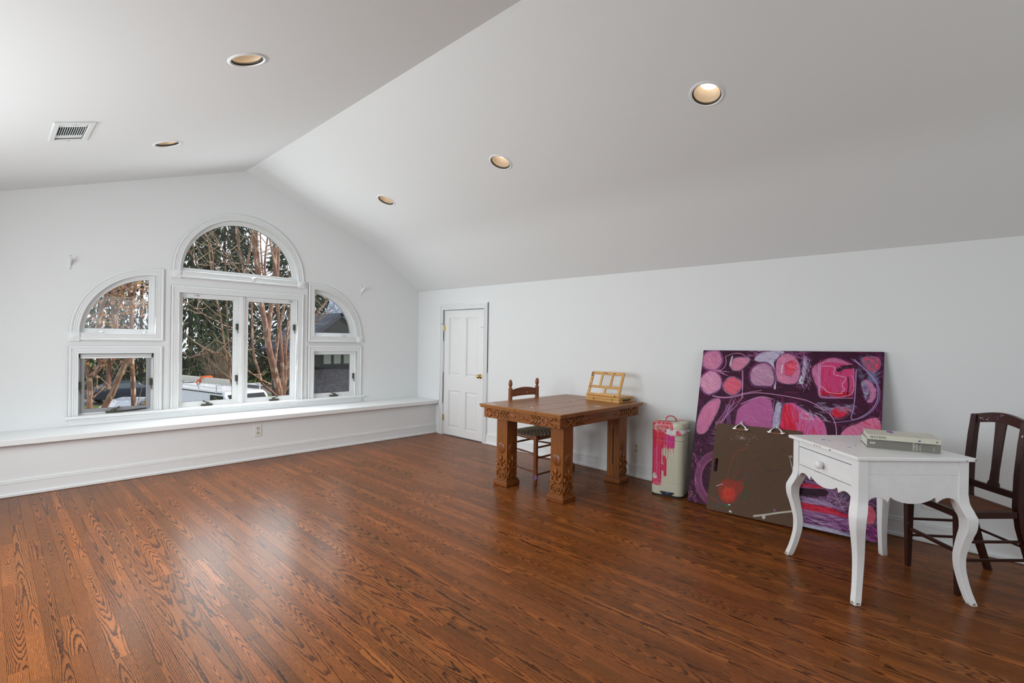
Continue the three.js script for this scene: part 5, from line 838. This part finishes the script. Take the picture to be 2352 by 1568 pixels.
bareTree('slender_tree', 'slender bare tree with long thin branches in front of the white van', -6, [[6, 3, [[-0.41, -0.24], [-0.53, 0.24], [-0.64, 0.80], [-0.71, 1.26], [-0.77, 1.72], [-0.84, 1.99], [-0.91, 2.35], [-1.01, 3.15]]], [4, 3, [[-0.48, 0.05], [-0.57, 0.52], [-0.65, 0.98], [-0.70, 1.54], [-0.74, 2.09], [-0.79, 2.82]]], [3, 2, [[-0.52, 0.52], [-0.76, 0.87], [-1.05, 0.88], [-1.36, 0.79]]], [3, 2, [[-0.75, 1.52], [-1.06, 1.72], [-1.37, 1.95]]], [3, 2, [[-0.77, 1.64], [-1.06, 1.88], [-1.30, 2.14]]], [3, 2, [[-1.07, 2.42], [-1.13, 2.60], [-1.24, 2.85], [-1.39, 3.18]]], [3, 2, [[-0.91, 2.35], [-0.93, 2.62], [-0.97, 3.07], [-1.12, 3.40]]], [3, 2, [[-0.31, 2.50], [-0.66, 2.93], [-0.83, 3.18], [-1.04, 3.51]]], [3, 2, [[0.05, 2.48], [-0.32, 2.69], [-0.58, 2.80], [-0.79, 2.82]]], [3, 2, [[-0.71, 1.49], [-0.30, 1.36], [0.06, 1.22], [0.64, 1.08]]]], [-0.35, 0], 7, 303);
bareTree('leafy_tree', 'reddish-barked tree holding dry brown leaves outside the window with the blind', -4.5, [[10, 7, [[-2.48, -0.10], [-2.51, 0.87], [-2.52, 1.34], [-2.52, 1.60], [-2.54, 1.88], [-2.58, 2.17]]], [4, 3, [[-2.52, 1.60], [-2.43, 1.74], [-2.31, 1.84]]], [6, 4, [[-2.52, 1.70], [-2.49, 1.96], [-2.46, 2.18]]], [10, 7, [[-2.78, 0.95], [-2.73, 1.32], [-2.75, 1.58], [-2.78, 1.86], [-2.71, 2.15]]], [5, 3, [[-2.75, 1.58], [-2.68, 1.80], [-2.64, 2.16]]], [8, 6, [[-3.10, 0.85], [-2.97, 1.32], [-2.95, 1.57], [-2.87, 1.93]]], [12, 8, [[-3.04, -0.08], [-3.03, 0.33], [-3.05, 0.61], [-3.10, 0.85], [-3.14, 1.09]]], [9, 6, [[-3.04, 0.57], [-2.95, 0.67], [-2.88, 0.88], [-2.87, 1.09]]], [13, 9, [[-2.92, -0.09], [-2.78, 0.31], [-2.70, 0.59], [-2.61, 0.84], [-2.53, 1.16]]], [9, 7, [[-2.81, 0.35], [-2.79, 0.67], [-2.78, 0.95], [-2.75, 1.16]]], [3, 2, [[-3.01, 0.22], [-2.83, 0.42], [-2.64, 0.77], [-2.38, 0.95]]], [3, 2, [[-3.14, 1.43], [-3.01, 1.54], [-2.85, 1.75], [-2.68, 1.98]]], [3, 2, [[-3.09, 1.33], [-2.90, 1.47], [-2.75, 1.57]]]], [-2.85, 0], 6, 304, 620);

// tall evergreens with drooping sprays behind the drive
M.needle = STD({ vertexColors: true, roughness: 0.9, side: THREE.DoubleSide });
M.trunk = STD({ color: lin(0.05, 0.04, 0.03), roughness: 0.95 });
function evergreen(x, z, H, R, label, seed, n = 3600) {
  seedRandom(seed); const t = thing('evergreen_tree', label, 'tree', [x, GY, z], 0, 'evergreens behind the drive'), pos = [], col = [], up = V(0, 1, 0);
  obj('trunk', rod([0, 0, 0], [0, H * 0.92, 0], 0.22, 0.05, 8), M.trunk, t);
  for (let k = 0; k < n; k++) {
    const v = Math.pow(rnd(), 1.25), y = 0.6 + v * (H - 0.8), rad = R * Math.pow(1 - v, 0.72) * (0.75 + 0.35 * noise2(y * 1.1, seed)), r = rad * Math.sqrt(rr(0.05, 1)), a = rnd() * Math.PI * 2, out = V(Math.cos(a), 0, Math.sin(a));
    const L = rr(0.35, 1.0), wd = rr(0.05, 0.14), dir = out.clone().multiplyScalar(rr(0.2, 0.9)).addScaledVector(up, rr(-1.1, -0.1)).normalize(), sideV = dir.clone().cross(V(rr(-1, 1), rr(-0.3, 1), rr(-1, 1))).normalize(), p = out.clone().multiplyScalar(r).setY(y), q = p.clone().addScaledVector(dir, L), m = p.clone().addScaledVector(dir, L * 0.4);
    const tris = [[p, m.clone().addScaledVector(sideV, wd), q], [p, q, m.clone().addScaledVector(sideV, -wd)]], s = rr(0.5, 1.3), br = rnd() < 0.22, c = br ? [0.105 * s, 0.082 * s, 0.050 * s] : [0.034 * s, 0.058 * s, 0.022 * s];
    for (const tr of tris) for (const w of tr) { pos.push(w.x, w.y, w.z); col.push(...c); }
  }
  const g = new THREE.BufferGeometry(); g.setAttribute('position', new THREE.Float32BufferAttribute(pos, 3)); g.setAttribute('color', new THREE.Float32BufferAttribute(col, 3)); g.computeVertexNormals();
  const m = new THREE.Mesh(g, M.needle); m.name = 'foliage'; m.userData.kind = 'stuff'; t.add(m);
}
[[7.6, -42.6, 21, 3.6, 5600], [16.9, -44.3, 25, 3.7, 6600], [24.5, -38, 22, 3.6, 3000], [2.6, -50.5, 16, 3.4, 3000], [13.4, -54, 27, 3.9, 6400], [22.8, -52, 28, 3.9, 5400], [-2.4, -58, 13, 3.2, 1800], [7.4, -61, 19, 3.6, 3000], [18.2, -63.5, 26, 3.8, 4400], [28.4, -61, 24, 3.8, 2600]].forEach(([x, z, H, R, n], i) => evergreen(x, z, H, R, i < 3 ? 'dark evergreen with drooping sprays in the front row behind the drive' : i < 6 ? 'dark evergreen with drooping sprays in the middle row behind the drive' : 'dark evergreen standing in the last row behind the drive', 500 + i * 17, n));
// tangled bare shrubs in front of the evergreens
[[6.4, -30.5, 4.8], [12.6, -30, 5.2], [19, -28, 5.2], [-4.5, -47.5, 4.2]].forEach(([x, z, H], i) => {
  seedRandom(900 + i); const t = thing('bare_shrub', 'tall tangled bare shrub standing in front of the evergreens', 'shrub', [x, GY, z], 0, 'bare shrubs before the evergreens'), g = [];
  for (let k = 0; k < 130; k++) { const a = rr(0, 6.3), b = rr(0.1, 0.9), L = rr(0.5, 1) * H, x1 = Math.cos(a) * L * 0.34 * b, z1 = Math.sin(a) * L * 0.3 * b; g.push(limb([[x1 * 0.1, 0, z1 * 0.1], [x1 * 0.7 + rr(-0.2, 0.2), L * 0.55, z1 * 0.7], [x1 * 1.5 + rr(-0.5, 0.5), L * rr(0.75, 1), z1 * 1.4], [x1 * 2.2 + rr(-0.6, 0.6), L * rr(0.7, 0.95), z1 * 1.8]], [0.020, 0.014, 0.010, 0.006], 4, 9)); }
  obj('branches', g, STD({ color: lin(0.15 + 0.05 * rnd(), 0.115, 0.075), roughness: 0.9 }), t).userData.kind = 'stuff';
});

// ---------------------------------------------------------------- vehicles on the drive
M.vanWhite = STD({ color: lin(0.72, 0.75, 0.80), roughness: 0.3 });
M.carGlass = STD({ color: lin(0.02, 0.025, 0.03), roughness: 0.08 });
M.tyre = STD({ color: lin(0.015, 0.015, 0.015), roughness: 0.85 });
M.rim = STD({ color: lin(0.35, 0.36, 0.38), roughness: 0.3, metalness: 0.8 });
M.alu = STD({ color: lin(0.62, 0.60, 0.56), roughness: 0.45, metalness: 0.3 });
function wheel(t, x, y, z, r, axis) { const g = new THREE.Group(); g.name = 'wheel'; g.position.set(x, y, z); if (axis === 'z') g.rotation.y = Math.PI / 2; t.add(g); obj('tyre', new THREE.TorusGeometry(r * 0.8, r * 0.2, 10, 28).rotateY(Math.PI / 2).scale(1.5, 1, 1), M.tyre, g); obj('rim', [new THREE.CylinderGeometry(r * 0.16, r * 0.16, 0.12, 14).rotateZ(Math.PI / 2), ...Array.from({ length: 10 }, (_, k) => bx(-0.05, 0.05, 0.05, r * 0.66, -0.018, 0.018).rotateX(k * Math.PI / 5)), new THREE.TorusGeometry(r * 0.63, 0.022, 8, 24).rotateY(Math.PI / 2)], M.rim, g); }
{
  const t = thing('work_van', 'white work van with a ladder rack parked on the drive', 'van', [2.96, GY + 0.02, -18.38], 0.2115);
  const side = [[-6, 0.5], [1.2, 0.5], [1.3, 0.8], [1.2, 1.15], [0.75, 1.28], [0.05, 2.02], [-0.15, 2.10], [-6, 2.10]];
  obj('body', extrude(shapeOf(side), 1.95, 0.05, 2).rotateY(-Math.PI / 2).translate(1.95, 0, 0), M.vanWhite, t);
  obj('roof_gutter', [bx(-0.015, 0.02, 2.03, 2.07, -6, -0.1), bx(1.93, 1.965, 2.03, 2.07, -6, -0.1)], M.dark, t);
  obj('windshield', bar([0.975, 1.36, 0.685], [0.975, 1.99, 0.095], 1.66, 0.03, 0), M.carGlass, t);
  obj('side_window', [bx(-0.012, 0.0, 1.42, 1.95, -1.05, 0.0)], M.carGlass, t);
  for (const x of [-0.16, 2.11]) { const m = obj('mirror', bx(x - 0.13, x + 0.13, 1.42, 1.70, 0.10, 0.22, 0.03), M.blackPlastic, t); obj('mirror_glass', bx(x - 0.1, x + 0.1, 1.46, 1.66, 0.095, 0.1), M.chrome, m); }
  for (const z of [0.55, -4.4]) { wheel(t, 0.08, 0.34, z, 0.35); wheel(t, 1.87, 0.34, z, 0.35); }
  const rk = new THREE.Group(); rk.name = 'ladder_rack'; t.add(rk);
  for (const z of [-0.5, -2.0, -3.5, -5.2]) obj('cross_bar', [bx(-0.05, 2.0, 2.36, 2.40, z - 0.02, z + 0.02), bx(-0.05, -0.01, 2.06, 2.40, z - 0.02, z + 0.02), bx(1.96, 2.0, 2.06, 2.40, z - 0.02, z + 0.02)], M.vanWhite, rk);
  for (const x of [-0.03, 1.98]) obj('side_rail', [bx(x - 0.02, x + 0.02, 2.26, 2.30, -5.4, -0.3)], M.vanWhite, rk);
  obj('front_hoop', limb([[-0.03, 2.06, 0.0], [-0.03, 2.24, -0.06], [-0.03, 2.38, -0.3], [-0.03, 2.38, -0.5]], [0.02, 0.02], 8, 14), M.vanWhite, rk);
  const ld = thing('extension_ladder', 'long metal extension ladder lying on the van rack', 'ladder', [2.96, GY + 0.02, -18.38], 0.2115);
  for (const [x, y] of [[0.10, 2.42], [0.52, 2.42]]) obj('side_rail', bx(x, x + 0.035, y, y + 0.13, -6.6, 0.45, 0.005), M.alu, ld); for (let k = 0; k < 22; k++) obj('rung', rod([0.09, 2.485, -6.3 + k * 0.305], [0.565, 2.485, -6.3 + k * 0.305], 0.018, 0.018, 6), M.steel, ld);
  obj('fly_section', [bx(0.15, 0.18, 2.56, 2.64, -6.0, 0.1), bx(0.46, 0.49, 2.56, 2.64, -6.0, 0.1)], M.alu, ld);
  obj('strap', [limb([[0.07, 2.34, -2.1], [0.06, 2.5, -2.08], [0.10, 2.67, -2.02], [0.3, 2.70, -1.9], [0.52, 2.67, -1.95], [0.58, 2.5, -2.05], [0.57, 2.36, -2.1]], [0.035, 0.04, 0.035], 7, 30), limb([[0.06, 2.6, -2.05], [0.02, 2.45, -2.25], [0.04, 2.30, -2.2]], [0.03, 0.025], 6, 10)], STD({ color: lin(0.85, 0.13, 0.02), roughness: 0.7 }), ld).userData.label = 'bright orange tie-down strap';
}
function car(name, label, pos, turn, M1, tall) {
  const t = thing(name, label, 'car', pos, turn), k = tall ? 1.18 : 1;
  obj('body', extrude(shapeOf([[-2.3, 0.32], [-2.35, 0.75 * k], [-2.0, 0.92 * k], [-1.1, 1.0 * k], [1.25, 1.0 * k], [2.1, 0.86 * k], [2.35, 0.62], [2.3, 0.32]]), 1.78, 0.06, 2).translate(0, 0, -0.89), M1, t);
  obj('cabin', extrude(shapeOf(tall ? [[-2.2, 0.95 * k], [-2.05, 1.42 * k], [-1.7, 1.48 * k], [0.5, 1.46 * k], [1.25, 0.98 * k]] : [[-1.9, 0.95], [-0.95, 1.40], [0.25, 1.44], [1.35, 0.98]]), 1.5, 0.05, 2).translate(0, 0, -0.75), M1, t);
  obj('side_glass', [-1, 1].map((s) => extrude(shapeOf(tall ? [[-1.8, 1.02 * k], [-1.75, 1.38 * k], [0.4, 1.38 * k], [1.0, 1.02 * k]] : [[-1.5, 1.0], [-0.85, 1.32], [0.2, 1.36], [1.0, 1.0]]), 0.02).translate(0, 0, s > 0 ? 0.745 : -0.765)), STD({ color: lin(0.10, 0.13, 0.17), roughness: 0.06 }), t);
  for (const x of [-1.42, 1.42]) for (const z of [-0.82, 0.82]) wheel(t, x, 0.335, z, 0.34, 'z');
  obj('tail_lamp', [bx(-2.37, -2.2, 0.72, 0.84, 0.55, 0.86), bx(-2.37, -2.2, 0.72, 0.84, -0.86, -0.55)], STD({ color: lin(0.5, 0.02, 0.02), roughness: 0.2 }), t);
}
car('dark_car', 'dark blue sedan parked across the drive', [2.6, GY + 0.025, -37.0], 0.12, STD({ color: lin(0.018, 0.026, 0.045), roughness: 0.18 }), false);
car('white_car', 'white tall car parked beside the dark sedan', [-2.9, GY + 0.025, -38.2], 0.12, STD({ color: lin(0.75, 0.77, 0.80), roughness: 0.3 }), true);
car('silver_car', 'pale grey car standing on the near drive', [1.0, GY + 0.02, -25.2], 0.9, STD({ color: lin(0.42, 0.45, 0.50), roughness: 0.25 }), false);

// ---------------------------------------------------------------- neighbouring house with dark shingle roofs
{
  const shingle = (a, seed) => STD({ map: dataTex(256, 256, (x, y, c) => { const row = y / 21.33, rf = row - Math.floor(row), k = (0.75 + 0.5 * hash2(Math.floor((x + 9 * Math.floor(row)) / 14), Math.floor(row) + seed)) * (rf < 0.12 ? 0.55 : 1); for (let i = 0; i < 3; i++) c[i] = a[i] * k; }, { repeat: [0.5, 0.5] }), roughness: 0.9 });
  const t = thing('neighbour_house', 'neighbouring house with dark shingle roofs and pale window panels', 'house', [7.3, GY, -12]);
  const plane = (name, pts, mat, parent = t) => { const A = V(...pts[0]), e1 = V(...pts[1]).sub(A), e2 = V(...pts[3]).sub(A), g = new THREE.BufferGeometry(), n = e1.clone().cross(e2).normalize().multiplyScalar(-0.12), q = [...pts.map((p) => V(...p)), ...pts.map((p) => V(...p).add(n))], pos = [], uv = []; const face = (a, b, c, d) => { for (const [k, u, v] of [[a, 0, 0], [b, 1, 0], [c, 1, 1], [a, 0, 0], [c, 1, 1], [d, 0, 1]]) { pos.push(q[k].x, q[k].y, q[k].z); uv.push(u * e1.length(), v * e2.length()); } }; face(0, 1, 2, 3); face(4, 5, 6, 7); face(0, 1, 5, 4); face(1, 2, 6, 5); face(2, 3, 7, 6); face(3, 0, 4, 7); g.setAttribute('position', new THREE.Float32BufferAttribute(pos, 3)); g.setAttribute('uv', new THREE.Float32BufferAttribute(uv, 2)); g.computeVertexNormals(); return obj(name, g, mat, parent, null, true); };
  const Y = (y) => y - GY;
  plane('lower_roof', [[-6.4, Y(-1.9), 6.2], [5, Y(-1.9), 6.2], [5, Y(0.22), 0.6], [-3.6, Y(0.22), 0.6]], shingle([40, 42, 50], 3));
  const wl = obj('upper_wall', bx(-3.2, 6, 0, Y(1.0), -4, 0.5), STD({ color: lin(0.03, 0.032, 0.03), roughness: 0.9 }), t);
  obj('lower_wall', bx(-3.0, 5, 0, Y(-1.5), 0.6, 5.4), STD({ color: lin(0.10, 0.10, 0.09), roughness: 0.9 }), t);
  for (const x of [-3.02, -2.64, -2.26, -1.8]) { const p = obj('window_panel', bx(x - 0.13, x + 0.13, Y(0.3), Y(0.92), 0.5, 0.55), STD({ color: lin(0.34, 0.36, 0.31), roughness: 0.6 }), wl); obj('pane', bx(x - 0.10, x + 0.10, Y(0.62), Y(0.86), 0.55, 0.56), M.carGlass, p); }
  plane('upper_roof', [[-3.8, Y(0.9), 1.0], [6, Y(0.9), 1.0], [6, Y(3.4), -3.2], [-0.9, Y(3.4), -3.2]], shingle([112, 126, 146], 7));
  obj('gable', extrude(shapeOf([[-4.45, Y(0.9)], [-1.35, Y(0.9)], [-2.9, Y(2.05)]]), 2.5).translate(0, 0, -1.2), STD({ color: lin(0.022, 0.024, 0.026), roughness: 0.9 }), t);
  plane('gable_roof', [[-4.6, Y(0.82), 1.35], [-2.9, Y(2.12), 1.35], [-2.9, Y(2.12), -1.5], [-4.6, Y(0.82), -1.5]], shingle([58, 64, 76], 5)); plane('gable_roof', [[-2.9, Y(2.12), 1.35], [-1.2, Y(0.82), 1.35], [-1.2, Y(0.82), -1.5], [-2.9, Y(2.12), -1.5]], shingle([58, 64, 76], 6));
}
{ // evergreen shrub by the low roof
  seedRandom(71); const t = thing('green_shrub', 'leafy green shrub growing against the low shingle roof', 'shrub', [1.45, GY, -4.6]), pos = [], col = [];
  for (let k = 0; k < 900; k++) { const a = rnd() * 6.3, v = rnd(), r = 0.75 * Math.sqrt(rnd()) * (1 - 0.6 * v), c = V(Math.cos(a) * r, 0.6 + v * 2.5, Math.sin(a) * r), q = new THREE.Quaternion().setFromEuler(new THREE.Euler(rr(0, 6), rr(0, 6), rr(0, 6))), s = rr(0.05, 0.1), f = [[0, -1], [0.3, 0], [0, 1], [-0.3, 0]].map(([x, y]) => V(x * s, y * s, 0).applyQuaternion(q).add(c)), cl = rnd() < 0.5 ? [0.05, 0.085, 0.03] : [0.09, 0.12, 0.06]; for (const i of [0, 1, 2, 0, 2, 3]) { pos.push(f[i].x, f[i].y, f[i].z); col.push(...cl); } }
  const g = new THREE.BufferGeometry(); g.setAttribute('position', new THREE.Float32BufferAttribute(pos, 3)); g.setAttribute('color', new THREE.Float32BufferAttribute(col, 3)); g.computeVertexNormals(); const m = new THREE.Mesh(g, M.needle); m.name = 'leaves'; m.userData.kind = 'stuff'; t.add(m); obj('stems', [rod([0, 0, 0], [0.1, 2.2, 0], 0.03, 0.01), rod([0, 0, 0], [-0.2, 2.0, 0.1], 0.03, 0.01)], M.trunk, t);
}

scene.traverse((o) => { if (o.isMesh) { o.castShadow = true; o.receiveShadow = true; } });
renderer.render(scene, camera);
